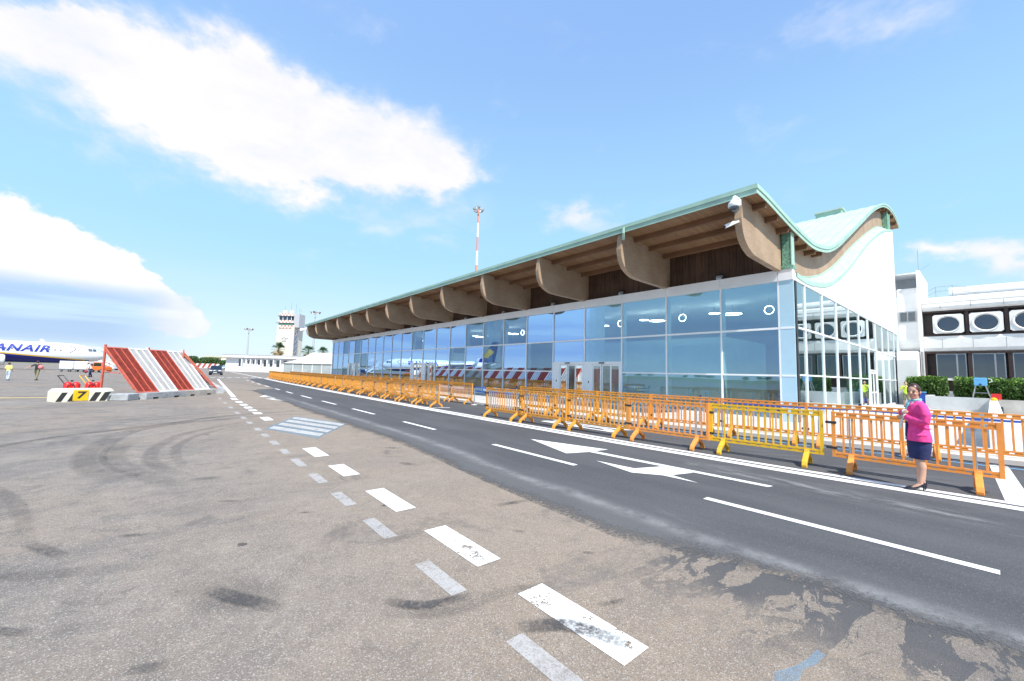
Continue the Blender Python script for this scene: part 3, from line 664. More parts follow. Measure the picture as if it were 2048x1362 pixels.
for a, b in zip(xs, xs[1:]):
    mb.add([(a, 4.722, lerp(OUTs, a)), (b, 4.722, lerp(OUTs, b)), (b, 5.115, lerp(INs, b)), (a, 5.115, lerp(INs, a))], [(0, 1, 2, 3)])
mb.build('sloping_flashing', M_FLASH, T)
for (dy0, dy1, f, h0, h1) in ((4.70, 4.728, OUTs, -.16, .02), (5.085, 5.119, INs, -.01, .06)):
    mb = MB()
    for a, b in zip(xs, xs[1:]):
        za, zb = lerp(f, a), lerp(f, b)
        mb.add([(a, dy0, za+h0), (b, dy0, zb+h0), (b, dy0, zb+h1), (a, dy0, za+h1), (a, dy1, za+h0), (b, dy1, zb+h0), (b, dy1, zb+h1), (a, dy1, za+h1)], [(0,1,2,3),(4,7,6,5),(0,4,5,1),(3,2,6,7)])
    mb.build('edge_trim', M_PATINA, T)
# white end wall
mb = MB(); xs2 = [18.12+(44.5-18.12)*i/60 for i in range(61)]
for a, b in zip(xs2, xs2[1:]):
    za, zb = lerp(OUTs, a)-.01, lerp(OUTs, b)-.01
    mb.add([(a, CY, 5.64), (b, CY, 5.64), (b, CY, zb), (a, CY, za), (a, 5.0, 5.64), (b, 5.0, 5.64), (b, 5.0, zb), (a, 5.0, za)], [(0,1,2,3),(4,7,6,5),(0,4,5,1),(3,2,6,7)])
mb.box((44.5, CY, .12), (44.85, 5.6, 14.25)); mb.box((44.85, 5.1, .12), (45.1, 64, 15.2))
mb.build('white_wall', M_RENDER, T)
MB().box((17.97, 4.78, 6.165), (18.27, 5.08, 7.47)).build('copper_post', M_PATD, T)
MB().box((17.95, 4.75, 6.165), (18.30, 4.779, 7.49)).build('pale_copper_plate', M_PATINA, T)  # paler green plate paints the sunlit side of the post into its colour
MB().box((43.0, 4.80, 14.0), (43.9, 5.10, 15.5)).build('copper_post', M_PATD, T)
MB().box((43.85, 4.76, 14.0), (43.97, 5.1, 15.5)).build('pale_copper_plate', M_PATINA, T)
MB().box((17.93, 4.715, 6.031), (18.34, 5.115, 6.16)).build('copper_block', M_PATD, T)
# fascia band above glass, cladding
mb = MB(); edges = [4.73]+MULL+[EY]
for a, b in zip(edges, edges[1:]):
    if b-a > .1: mb.box((17.96, a+.008, 5.60), (18.19, b-.008, 6.03))
mb.build('fascia_band', M_WHITE, T)
MB().box((18.0, 4.76, 5.62), (18.18, EY, 6.0)).build('band_joint', M_GREY, T)
mb = MB().box((18.20, 5.35, 6.0), (18.34, EY, 7.55)); mb.build('timber_cladding', M_CLAD, T)
# glazing: one window per bay with three panes, one mullion per axis, long transoms
DOORB = {2: 1, 3: 1, 10: 2, 11: 2, 18: 3, 19: 3}   # bay index k: MULL[k+1]..MULL[k+2]
for i in range(len(MULL)-1):
    a, b = MULL[i], MULL[i+1]; k = i-1
    lo = 2.47 if k in (2, 3, 10, 11, 18, 19) else .22
    mb = MB()
    segs = ((3.78, 5.58), (lo if lo > 1 else 1.92, 3.68)) + (() if lo > 1 else ((.22, 1.84),))
    for z0, z1 in segs:
        mb.add([(18.06, a+.03, z0), (18.06, b-.03, z0), (18.06, b-.03, z1), (18.06, a+.03, z1)], [(0, 1, 2, 3)])
    mb.build('window', M_GLASS, T)
for yv in MULL:
    MB().box((18.0, yv-.032, .12), (18.14, yv+.032, 5.598)).build('mullion', M_ALU, T)
def trans(name, z0, z1, gaps):
    for i in range(len(MULL)-1):
        if (i-1) in gaps: continue
        MB().box((18.005, MULL[i]+.034, z0), (18.13, MULL[i+1]-.034, z1)).build(name, M_ALU, T)
trans('transom', 3.69, 3.77, ()); trans('transom', 1.845, 1.915, DOORB); trans('sill', .12, .215, DOORB)
MB().box((18.0, 4.735, .12), (18.06, 5.218, 5.598)).build('corner_panel', M_SPAN, T)
MB().box((17.99, 4.74, 3.69), (18.0, 5.21, 3.77)).build('transom', M_ALU, T); MB().box((17.99, 4.74, 1.845), (18.0, 5.21, 1.915)).build('transom', M_ALU, T)
# entrances
def entrance(k0):
    for k in (k0, k0+1):
        a, b = MULL[k+1]+.034, MULL[k+2]-.034; W = b-a
        E = MB().box((17.98, a, 2.32), (18.20, b, 2.46)).box((17.99, a, .12), (18.22, a+.09, 2.318)).box((17.99, b-.09, .12), (18.22, b, 2.318)) \
            .box((18.0, b-.55, .12), (18.18, b-.092, 2.318)).build('entrance', M_WHITE, T)
        MB().box((17.93, (a+b)/2-.18, 2.36), (17.979, (a+b)/2+.18, 2.42)).build('door_sensor', M_BLACK, E)
        a2, b2 = a+.09, b-.55; w3 = (b2-a2)/3
        for j in range(3):
            y0, y1 = a2+j*w3+.005, a2+(j+1)*w3-.005; xx = 18.10 if j == 1 else 18.04
            fr = MB().box((xx, y0, .13), (xx+.05, y0+.06, 2.31)).box((xx, y1-.06, .13), (xx+.05, y1, 2.31)).box((xx, y0+.06, 2.23), (xx+.05, y1-.06, 2.31)).box((xx, y0+.06, .13), (xx+.05, y1-.06, .24)).build('door_leaf', M_ALU, E)
            MB().add([(xx+.025, y0+.06, .24), (xx+.025, y1-.06, .24), (xx+.025, y1-.06, 2.23), (xx+.025, y0+.06, 2.23)], [(0, 1, 2, 3)]).build('door_glass', M_DOORG, E)
        MB().box((17.985, b-.33, 1.25), (17.999, b-.28, 1.38)).build('door_switch', M_BLACK, E)
for k0 in (2, 10, 18): entrance(k0)
# side glazing
SX = [18.41, 19.41, 22.03, 24.56, 27.15, 29.77, 32.39, 34.8, 37.35, 39.9, 42.5, 44.42]
for i in range(len(SX)-1):
    a, b = SX[i], SX[i+1]; mb = MB()
    for z0, z1 in ((3.80, 5.58), (1.95 if i != 6 else 2.5, 3.72)) + (() if i == 6 else ((.24, 1.88),)):
        mb.add([(a+.03, CY+.03, z0), (b-.03, CY+.03, z0), (b-.03, CY+.03, z1), (a+.03, CY+.03, z1)], [(0, 1, 2, 3)])
    mb.build('window', M_GLASS2, T)
for x_ in SX[1:]: MB().box((x_-.032, CY-.02, .12), (x_+.032, CY+.09, 5.6)).build('mullion', M_ALU, T)
for i in range(len(SX)-1):
    a, b = SX[i]+.034, SX[i+1]-.034
    MB().box((a, CY-.015, 3.725), (b, CY+.08, 3.795)).build('transom', M_ALU, T)
    if i != 6:
        MB().box((a, CY-.015, 1.885), (b, CY+.08, 1.945)).build('transom', M_ALU, T); MB().box((a, CY-.015, .12), (b, CY+.08, .235)).build('sill', M_ALU, T)
MB().box((18.2, CY-.02, 5.585), (44.48, CY+.2, 5.638)).build('head_rail', M_ALU, T)
MB().box((18.20, CY+.005, .12), (18.40, CY+.08, 5.58)).build('dark_corner', M_BLACK, T)
E = MB().box((32.43, CY-.03, 2.40), (34.76, CY+.1, 2.49)).box((32.43, CY-.03, .12), (32.56, CY+.1, 2.398)).box((34.63, CY-.03, .12), (34.76, CY+.1, 2.398)).build('entrance', M_ALU, T)
for a, b in ((32.57, 33.59), (33.6, 34.62)):
    MB().box((a, CY, .14), (a+.12, CY+.05, 2.38)).box((b-.12, CY, .14), (b, CY+.05, 2.38)).box((a+.12, CY, 2.25), (b-.12, CY+.05, 2.38)).box((a+.12, CY, .14), (b-.12, CY+.05, .34)).box((a+.12, CY, 1.05), (b-.12, CY+.05, 1.13)).build('door_leaf', M_ALU, E)
    MB().add([(a+.12, CY+.025, .34), (b-.12, CY+.025, .34), (b-.12, CY+.025, 2.25), (a+.12, CY+.025, 2.25)], [(0, 1, 2, 3)]).build('door_glass', M_DOORG, E)
# floor, ceiling and partition walls seen through the glass
MB().box((18.25, 5.0, .122), (44.4, 64.4, .14)).build('interior_floor', mat('polished_floor', (.62, .64, .64), .25, var=.08), T)
MB().box((18.25, 5.0, 5.70), (44.4, 64.4, 5.8)).build('ceiling', mat('ceiling_white', (.85, .86, .87), .8, var=.03), T)
MB().box((36.0, 5.2, .14), (36.2, 64.2, 5.69)).build('interior_wall', M_WHITE, T)
for k in (3, 7, 11, 15, 19, 22):
    MB().box((18.75, MY(k)-.3, .14), (19.5, MY(k)+.3, 5.69)).build('interior_column', M_WHITE, T)
for yv in MULL: MB().box((18.15, yv-.03, .14), (18.42, yv+.03, 5.69)).build('mullion_fin', M_WHITE, T)
MB().box((20.4, 8.3, .14), (26, 16.2, 3.75)).build('office_partition', M_WHITE, T)
MB().box((20.6, 34.5, .14), (28, 41.5, 3.6)).build('office_partition', M_WHITE, T)
MB().box((18.05, 64.35, .12), (45, 64.6, 6.0)).build('far_wall', M_WHITE, T)
# skylight box on the roof
MB().prism([(42.2, ztop(42.2)-.2), (43.9, ztop(43.9)-.2), (43.9, ztop(43.9)+.42), (42.2, ztop(43.9)+.42)], 7.5, 9.3, lambda u, v, t: Vector((u, t, v))).build('roof_hatch', M_PATINA, T)
MB().box((42.1, 7.4, ztop(43.9)+.42), (44.0, 9.4, ztop(43.9)+.52)).build('hatch_lid', M_PATINA2, T)
# spotlights standing on the band
for k in range(0, 24, 2):
    yv = MY(k)
    s = MB().box((17.86, yv-.10, 6.035), (18.10, yv+.12, 6.09)).tube([(17.98, yv-.12, 6.16), (17.98, yv+.14, 6.16)], .055, 10).build('spotlight', M_STEEL, T)
    MB().ell((18.05, yv, 6.25), (.07, .07, .08), 8, 6).box((18.03, yv-.02, 6.09), (18.07, yv+.02, 6.2)).build('spotlight_head', M_BLACK, s)
# cameras on the first beam and far end
c = MB().box((13.98, 5.12, 7.52), (14.14, 5.32, 7.72)).tube([(13.99, 5.2, 7.70), (13.80, 5.2, 7.70), (13.74, 5.2, 7.6)], .075, 10).tube([(13.74, 5.2, 7.60), (13.74, 5.2, 7.50), (13.74, 5.2, 7.42), (13.74, 5.2, 7.36)], [.09, .17, .19, .17], 14).build('security_camera', M_DIAL, T, smooth=True)
MB().ell((13.74, 5.2, 7.34), (.145, .145, .15), 14, 8).build('camera_dome', M_WINDK, c, smooth=True)
c = MB().bar((14.12, 5.20, 6.98), (13.98, 5.42, 6.90), .07).bar((13.99, 5.30, 6.93), (13.80, 5.52, 6.80), .11).build('security_camera', M_DIAL, T)
MB().bar((13.80, 5.52, 6.80), (13.78, 5.54, 6.787), .08).build('camera_lens', M_BLACK, c)
MB().tube([(14.1, 64.0, 7.3), (13.7, 64.2, 7.3)], .1, 8).ell((13.5, 64.2, 7.15), (.28, .28, .3)).build('security_camera', M_DIAL, T, smooth=True)
MB().tube([(14.06, 9.7, 7.95), (14.05, 9.7, 7.72), (14.12, 9.75, 7.6), (14.2, 9.8, 7.5)], .06, 8).build('downpipe_elbow', M_PATINA, T)
# hanging ring lamps and hung signs inside
rl = None
def ring(name, c, R, axis):
    mb = MB(); N_ = 28
    pts = [Vector((cos(2*pi*i/N_)*R, sin(2*pi*i/N_)*R, 0)) if axis == 'z' else Vector((0, cos(2*pi*i/N_)*R, sin(2*pi*i/N_)*R)) for i in range(N_+1)]
    mb.tube(pts, .013, 6, cap=False); return mb
proto = None
kinds = [(8.6, .30), (12.9, .42), (17.0, .36), (21.5, .42), (26.5, .36), (31.5, .42), (36.5, .36), (42, .4), (48, .4)]
for i, (yv, R_) in enumerate(kinds):
    lab = 'bright ring lamp hung under the terminal ceiling behind the upper glass'
    if proto is None:
        proto = thing('ring_lamp', lab, 'lamp', (22.2, yv, 5.1), 0, 'ring lamps hanging inside the glass hall')
        ring('r', (0, 0, 0), .44, 'z').build('lamp_ring', M_LAMP, proto, local=True)
        r2 = ring('r', (0, 0, 0), .26, 'z'); r2.v = [v+Vector((.1, .95, .14)) for v in r2.v]; r2.build('lamp_ring', M_LAMP, proto, local=True)
        r3 = ring('r', (0, 0, 0), .2, 'x'); r3.v = [v+Vector((-.6, -1.9, -.05)) for v in r3.v]; r3.build('lamp_ring', M_LAMP, proto, local=True)
        MB().box((-.005, -.005, 0), (.005, .005, .54)).box((.095, .945, .14), (.105, .955, .54)).box((-.605, -1.905, .15), (-.595, -1.895, .54)).build('cable', M_GREY, proto, local=True)
    else: dup(proto, (22.2, yv, 5.1), 0)
# ================================================================ old terminal on the right
O = thing('old_terminal_building', 'white panelled two storey terminal with round porthole windows', 'building', (45, 3.3, 0))
OX = 45.0
def band(name, pts, ya, yb, m_, par=O): return MB().prism(pts, ya, yb, lambda u, v, t: Vector((u, t, v))).build(name, m_, par)
y0o, y1o = -30, 3.28
lip = [(OX+.9, 8.5), (OX+.25, 8.46), (OX-.05, 8.3), (OX-.12, 8.05), (OX-.12, 7.98), (OX-.05, 7.96), (OX-.12, 7.93), (OX-.16, 7.7), (OX-.1, 7.5), (OX+.05, 7.38), (OX+.9, 7.36)]
band('roof_edge', lip, y0o, y1o, M_OLDW)
midb = [(OX+.9, 5.42), (OX+.02, 5.40), (OX-.03, 5.2), (OX-.03, 4.5), (OX+.02, 4.28), (OX+.1, 4.22), (OX+.9, 4.2)]
band('middle_band', midb, y0o, y1o, M_OLDW)
mb = MB(); yv = y1o-1.0
while yv > y0o: mb.box((OX-.036, yv, 4.5), (OX-.028, yv+.02, 5.2)); mb.box((OX-.166, yv, 7.5), (OX-.158, yv+.02, 7.95)); yv -= 1.55
mb.build('panel_joint', M_GREY, O)
MB().box((OX+.5, y0o, .1), (OX+.9, y1o, 7.4)).build('dark_wall', M_DARKF, O)
mb = MB(); yv = y1o-.02
mb.box((OX+.02, y0o, 7.24), (OX+.5, y1o, 7.36)).box((OX+.02, y0o, 5.42), (OX+.5, y1o, 5.54)).box((OX+.02, y0o, 4.06), (OX+.5, y1o, 4.2)).box((OX, y1o-.1, 2.1), (OX+.5, y1o, 4.2))
for i in range(17): mb.box((OX+.08, 1.0+.07-i*1.88, 5.54), (OX+.5, 1.0-.10-i*1.88, 7.24)) if True else 0; mb.box((OX+.06, 1.05-i*1.88, 2.16), (OX+.5, .85-i*1.88, 4.06))
mb.build('dark_frame', M_DARKF, O)
MB().box((OX-.02, y0o, 2.02), (OX+.5, 2.7, 2.15)).box((OX+.3, y0o, .1), (OX+.49, 2.7, 1.2)).build('sill_band', M_OLDW, O)
def porthole(yc):
    w2, h2 = .80, .72; xf = OX-.12; zc = 6.32; N_ = 40; R1, R2 = .62, .56
    mb = MB(); sq = []; ci = []; cin = []
    for i in range(N_):
        a = 2*pi*(i+.5)/N_; c_, s_ = cos(a), sin(a); k = 1/max(abs(c_), abs(s_)); px_, pz = c_*k, s_*k
        r_ = .18
        sq.append(Vector((xf, yc+px_*w2, zc+pz*h2))); ci.append(Vector((xf, yc+c_*R1, zc+s_*R1*.98))); cin.append(Vector((xf+.2, yc+c_*R2, zc+s_*R2*.98)))
    bk = [Vector((OX+.3, q.y, q.z)) for q in sq]; lip_ = [Vector((xf-.05, yc+cos(2*pi*(i+.5)/N_)*(R1+.03), zc+sin(2*pi*(i+.5)/N_)*(R1+.02))) for i in range(N_)]
    mb.loft([bk, sq, [Vector((xf, yc+cos(2*pi*(i+.5)/N_)*(R1+.08), zc+sin(2*pi*(i+.5)/N_)*(R1+.07))) for i in range(N_)], lip_, [Vector((xf-.03, q.y, q.z)) for q in ci], cin], cap=False)
    p = mb.build('porthole_window', M_OLDW, O, smooth=True)
    MB().poly([Vector((xf+.19, q.y, q.z)) for q in cin]).build('porthole_glass', M_WINDK, p)
    MB().box((xf+.24, yc-.5, zc-.5), (xf+.26, yc+.5, zc+.5)).build('blind', M_GREY if yc < 1.5 else M_ROOFG, p)
for i in range(8): porthole(1.94-i*1.88)
for i in range(8):
    b1 = 2.72-i*1.88; w_ = 1.55; 
    if i == 0: b1 = 2.68
    f = MB().box((OX+.1, b1-w_, 2.16), (OX+.16, b1-w_+.05, 4.05)).box((OX+.1, b1-.05, 2.16), (OX+.16, b1, 4.05)).box((OX+.1, b1-w_+.05, 2.16), (OX+.16, b1-.05, 2.22)).box((OX+.1, b1-w_+.05, 3.99), (OX+.16, b1-.05, 4.05)).box((OX+.09, b1-1.12, 2.22), (OX+.17, b1-1.04, 3.99)).build('window', M_STEEL, O)
    MB().add([(OX+.13, b1-w_+.05, 2.22), (OX+.13, b1-.05, 2.22), (OX+.13, b1-.05, 3.99), (OX+.13, b1-w_+.05, 3.99)], [(0, 1, 2, 3)]).build('window_pane', M_WINDK, f)
    if i % 2: MB().box((OX+.34, b1-.62, 2.22), (OX+.36, b1-.06, 3.99)).build('curtain', mat('beige_curtain', (.30, .27, .22), .9), f)
# roof cylinder, railing
MB().tube([(OX+3.2, 1.9, 9.05), (OX+3.2, -3.9, 8.95)], .55, 20).build('roof_duct', M_OLDW, O, smooth=True)
mb = MB()
for yv in (2.55, 1.65): mb.bar((OX+1.2, yv, 8.45), (OX+1.2, yv, 9.45), .035)
for zz in (9.45, 9.1): mb.bar((OX+1.2, 2.55, zz), (OX+1.2, 1.65, zz), .03); mb.bar((OX+1.2, 2.55, zz), (OX+1.2, 3.25, zz-.45), .03); mb.bar((OX+1.2, 1.65, zz), (OX+1.2, .2, zz-.45), .03)
mb.box((OX+1.0, 1.5, 8.5), (OX+2, 2.7, 8.56))
mb.build('roof_railing', M_STEEL, O)
MB().box((OX-.25, 3.30, 0), (OX+6, 3.50, 10.72)).build('fin_wall', M_OLDW, O)
MB().box((OX+.4, 3.5, 10.62), (OX+5, 6.5, 10.72)).build('tower_roof', M_OLDW, O)
MB().box((OX+2.5, 3.5, 9.2), (OX+2.7, 6.5, 10.62)).build('recess_wall', M_ROOFG, O)
bul = [(OX+1.5, 9.45)]+[(OX+.45-.45*sin(pi*t/2), 9.45-.9*(1-cos(pi*t/2))) for t in (0, .25, .5, .75, 1)]+[(OX-.0, 5.2)]+[(OX+.0+.9*(1-cos(pi*t/2)), 5.2-.9*sin(pi*t/2)) for t in (.25, .5, .75, 1)]+[(OX+1.5, 4.3)]
band('curved_bay', bul, 3.502, 4.70, M_OLDW)
f = MB().box((OX-.05, 3.62, 6.62), (OX-.001, 4.62, 7.5)).build('window', M_STEEL, O)
MB().box((OX-.07, 3.70, 6.70), (OX-.052, 4.08, 7.42)).box((OX-.07, 4.16, 6.70), (OX-.052, 4.54, 7.42)).build('window_pane', M_WINDK, f)
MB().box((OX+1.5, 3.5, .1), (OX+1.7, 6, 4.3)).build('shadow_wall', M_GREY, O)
pod = [(OX-2.2, .12), (OX-2.2, 3.5), (OX-2.0, 3.95), (OX-1.5, 4.2), (OX+.6, 4.2), (OX+.6, .12)]
band('white_pod', pod, 3.55, 4.65, M_RENDER)
mb = MB().bar((OX+.6, 3.4, 10.7), (OX+.6, 3.4, 12.6), .03).bar((OX+.6, 3.3, 10.9), (OX+.6, 2.7, 11.3), .02)
mb.build('antenna', M_STEEL, O)
MB().box((OX-.42, 3.36, .12), (OX-.33, 3.45, 4.2)).build('downpipe', M_GREY, O)
# planter wall, soil, parapet, step
tag(MB().box((36.6, .12, .12), (36.85, 2.75, .95)).box((36.85, 2.6, .12), (40.9, 2.75, .95)).box((40.9, 2.6, .12), (41.1, 4.1, .95)).build('planter_wall', M_CONCL), 'pale concrete planter wall in front of the hedges', 'wall')
tag(MB().box((15.95, -.16, .12), (36.59, .10, .95)).build('parapet_wall', M_WHITE), 'long white parapet wall running back to the planter', 'wall')
tag(MB().box((36.87, -30, .12), (44.9, 2.58, .80)).box((41.12, 2.581, .12), (44.9, 4.1, .80)).build('planter_bed', M_SOIL), 'brown soil bed under the hedges by the white building', 'planter'); 
tag(MB().box((36.62, -30, .12), (36.84, .10, .9)).build('planter_wall', M_CONC), 'weathered concrete planter wall right of the white parapet', 'wall')
# hedges
def leafy(name, N_, boxes, size, m_, par=None, rnd=None, kind=None, local=False):
    mb = MB()
    R_ = rnd or random
    for _ in range(N_):
        c, r = boxes[R_.randrange(len(boxes))]
        d = Vector((R_.gauss(0, 1), R_.gauss(0, 1), R_.gauss(0, 1))).normalized()*(.60+.48*R_.random()**.6)
        if R_.random() < .6:
            k = max(abs(d.x), abs(d.y), abs(d.z)); d = d/k*(.80+.24*R_.random())*(.55+.45*d.length) if k else d
        p = Vector((c[0]+d.x*r[0], c[1]+d.y*r[1], c[2]+d.z*r[2]))
        s_ = size*(.6+.8*R_.random()); E_ = Euler((R_.random()*6.3, R_.random()*6.3, R_.random()*6.3)).to_matrix()
        a = E_@Vector((s_, 0, 0)); b = E_@Vector((0, s_*.5, 0)); n_ = E_@Vector((0, 0, s_*.15))
        mb.add([p-a, p-b*.9+n_, p+a, p+b*.9+n_], [(0, 1, 2, 3)])
    return mb.build(name, m_, par, kind=kind, local=local)
def hedge(label, ya, yb, zt, seed, hx=38.4):
    R_ = random.Random(seed); h = thing('hedge', label, 'hedge', (hx, (ya+yb)/2, .8), 0, 'hedges in the planter')
    boxes = []; yv = ya
    while yv < yb:
        for zc_ in (1.15, 1.62): boxes.append(((hx+R_.uniform(-.1, .1), yv+.25, zc_), (.55, .42, (zt-1.62 if zc_ > 1.5 else .4)+R_.uniform(-.06, .08))))
        yv += .42
    leafy('leaves', int(2600*(yb-ya)), boxes, .09, M_LEAF, h, R_)
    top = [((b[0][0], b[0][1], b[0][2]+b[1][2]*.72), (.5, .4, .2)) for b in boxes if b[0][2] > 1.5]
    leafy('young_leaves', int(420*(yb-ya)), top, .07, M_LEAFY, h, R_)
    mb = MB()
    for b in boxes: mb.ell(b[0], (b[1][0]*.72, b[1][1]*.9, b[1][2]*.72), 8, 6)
    mb.build('dark_core', mat('hedge_shade', (.018, .035, .010), .9, var=.4), h)  # dark filler ellipsoids, colour stands in for the shade inside the hedge
hedge('green leafy hedge left of the dark gap behind the woman', 2.18, 3.75, 2.2, 3, 42.0)
hedge('green leafy hedge behind the blue box on trestle legs', -7.5, 1.2, 2.08, 5)
# blue box on trestle, red board, helmet, bin
t = thing('water_tank', 'light blue tank standing on a metal trestle before the hedge', 'tank', (37.3, .42, .8))
MB().box((37.05, .17, 1.68), (37.55, .70, 2.12)).build('tank', M_LBLUE, t, bevel=.02)
MB().box((37.08, .2, 2.121), (37.52, .4, 2.17)).box((37.08, .46, 2.121), (37.52, .66, 2.17)).build('lid', M_LBLUE, t)
MB().box((37.02, .4, 1.72), (37.049, .48, 1.8)).build('tap', M_BLACK, t)
mb = MB()
for sx in (-1, 1):
    mb.bar((37.3+sx*.18, .64, 1.68), (37.3+sx*.26, .80, .82), .045); mb.bar((37.3+sx*.18, .24, 1.68), (37.3+sx*.26, .04, .82), .045)
mb.bar((37.1, .72, 1.25), (37.1, .12, 1.25), .03); mb.build('trestle', M_STEEL, t)
mb = MB().tube([(37.1, .12, 2.1), (37.1, .02, 2.08), (37.1, -.02, 1.95), (37.1, .1, 1.88)], .02, 6); mb.build('hose', M_DIAL, t)
t = thing('red_sign_board', 'small red board on a black foot beyond the parapet end', 'sign', (36.4, -.12, .95))
MB().box((36.3, -.33, .90), (36.36, .06, 1.24)).build('board', M_RED, t); MB().bar((36.33, -.18, .9), (36.3, -.26, .12), .04).box((36.2, -.36, .12), (36.5, -.2, .5)).build('foot', M_BLACK, t)
t = thing('safety_helmet', 'yellow safety helmet lying on the white parapet wall', 'helmet', (31.5, -.03, .95))
MB().ell((31.5, -.03, .99), (.14, .12, .12), 14, 8).build('shell', M_YELLOW, t, smooth=True); MB().ell((31.47, -.03, .965), (.2, .15, .015), 14, 4).build('brim', M_YELLOW, t, smooth=True)
t = thing('waste_bin', 'blue wheeled bin with a pale lid standing before the left hedge', 'bin', (40.4, 3.1, .12))
MB().prism([(-.24, -.22), (.24, -.22), (.24, .22), (-.24, .22)], 0, 1, lambda u, v, q: Vector((40.2+u*(.8+.25*q), 3.22+v*(.8+.25*q), .16+.92*q))).build('bin_body', M_BLUE, t)
MB().box((39.92, 2.96, 1.082), (40.48, 3.48, 1.15)).build('lid', M_LBLUE, t, bevel=.015)
MB().tube([(40.0, 2.98, .22), (40.0, 3.04, .22)], .1, 12).tube([(40.0, 3.40, .22), (40.0, 3.46, .22)], .1, 12).build('wheel', M_TYRE, t)
# ================================================================ crowd barriers
def barrier(mat_, name='crowd_barrier'):
    t = bpy.data.objects.new(name, None); COL.objects.link(t); L2 = 1.03
    mb = MB()
    for z0, z1 in ((1.0, 1.11), (.25, .345)):      # slotted rails
        mb.box((-L2, -.025, z0), (L2, .025, z0+.032)); mb.box((-L2, -.025, z1-.032), (L2, .025, z1))
        k = -L2
        while k < L2-.01: mb.box((k, -.018, z0+.032), (min(k+.115, L2), .018, z1-.032)); k += .19
    for sx in (-1, 1): mb.box((sx*L2-.028, -.03, .25), (sx*L2+.028, .03, 1.115))
    for j in range(14):
        if j in (): continue
        xx = -L2+.145+j*(2*L2-.29)/13; mb.box((xx-.016, -.012, .345), (xx+.016, .012, 1.0))
    mb.build('panel', mat_, t, local=True)
    for sx in (-.78, .78):
        mb = MB(); P_ = [(-.33, 0), (-.335, .05), (-.30, .12), (-.16, .215), (-.05, .275), (-.03, .33), (.03, .33), (.05, .275), (.16, .215), (.30, .12), (.335, .05), (.33, 0), (.262, 0), (.262, .05), (.235, .085), (.12, .155), (0, .205), (-.12, .155), (-.235, .085), (-.262, .05), (-.262, 0)]
        mb.prism(P_, sx-.045, sx+.045, lambda u, v, q: Vector((q, u, v+.0))); mb.build('foot', mat_, t, local=True, bevel=.008)
        MB().tube([(sx+.01, 0, .3), (sx+.01, 0, 1.0)], .014, 6).build('steel_tube', M_STEEL, t, local=True)
    for hz_ in (.88, .40): MB().box((L2-.045, -.036, hz_), (L2+.12, .036, hz_+.045)).build('hinge', M_BLACK, t, local=True)
    return t
c1 = [(0, 9.98), (2, 9.88), (4, 9.68), (6, 9.56), (9, 9.41), (13, 9.36)]
c1b = [(16, 9.40), (21, 9.56), (25, 9.6), (40, 9.75), (55, 10.15), (69, 10.6)]
c2 = [(-8, 14.6), (0, 13.45), (1.6, 13.22), (4, 12.85), (8, 12.22), (14, 12.0)]
c2b = [(17, 11.95), (25, 12.0), (45, 12.2), (68, 13.1)]
b_or = barrier(M_ORANGE); b_ye = barrier(M_YELLOW); b_am = barrier(M_AMBER)
def put(proto, used, tab, ys_, Ln, label, group):
    ye = ys_+Ln; xa, xb = lerp(tab, ys_), lerp(tab, ye)
    loc = ((xa+xb)/2, (ys_+ye)/2, .005); rz = math.atan2(Ln, xb-xa)
    rz += random.uniform(-.022, .022); loc = (loc[0]+random.uniform(-.035, .035), loc[1]+random.uniform(-.02, .02), loc[2])
    if not used[0]:
        o = proto; o.location = loc; o.rotation_euler = (0, 0, rz); used[0] = True; tag(o, label, 'barrier', group)
    else:
        o = dup(proto, loc, rz, label, group); o['category'] = 'barrier'
    return o
u1, u2, u3 = [False], [False], [False]
G1 = 'barriers in the near front row by the road edge'
put(b_or, u1, c1, -.08, 2.1, 'orange front row crowd barrier standing directly behind the woman in pink', G1)
put(b_ye, u2, c1, 2.17, 2.1, 'bright yellow plastic crowd barrier, the only yellow one', G1)
put(b_or, u1, c1, 4.30, 2.1, 'orange crowd barrier joined to the left end of the yellow barrier', G1)
put(b_am, u3, c1, 6.42, 2.1, 'orange crowd barrier second to the left of the yellow one in the front row', G1)
put(b_am, u3, c1, 8.52, 2.1, 'orange crowd barrier third to the left of the yellow one in the front row', G1)
put(b_am, u3, c1, 10.62, 2.05, 'orange crowd barrier at the left end of the near front row, before the gap', G1)
labs = ['orange rear row crowd barrier running out of the picture on the right', 'orange rear row crowd barrier seen behind and to the right of the woman', 'orange rear row crowd barrier seen through the bars left of the woman', 'orange rear row crowd barrier behind the yellow barrier', 'orange rear row crowd barrier just left of the yellow barrier, before the terminal glass', 'orange rear row crowd barrier in front of the second glass bay', 'orange rear row crowd barrier in front of the nearest sliding doors', 'orange rear row crowd barrier left of the nearest sliding doors']
G2 = 'barriers in the near rear row at the kerb'
for i, s_ in enumerate([-3.0, -.9, 1.2, 3.25, 5.35, 7.45, 9.55, 11.65]):
    put(b_or if i < 5 else b_am, u1 if i < 5 else u3, c2, s_, 2.0, labs[i], G2)
yv = 16.5; i = 0
G3 = 'barriers in the long far front row along the white line'
while yv < 67:
    put(b_am, u3, c1b, yv, 2.04, 'orange crowd barrier at the near end of the long far front row' if i == 0 else 'orange crowd barrier in the long far front row beside the white edge line', G3); yv += 2.1; i += 1
yv = 17.55; i = 0
G4 = 'barriers in the long far rear row at the kerb'
while yv < 67:
    put(b_am, u3, c2b, yv, 2.04, 'orange crowd barrier at the near end of the far rear row' if i == 0 else 'orange crowd barrier in the long far rear row along the kerb', G4); yv += 2.1; i += 1
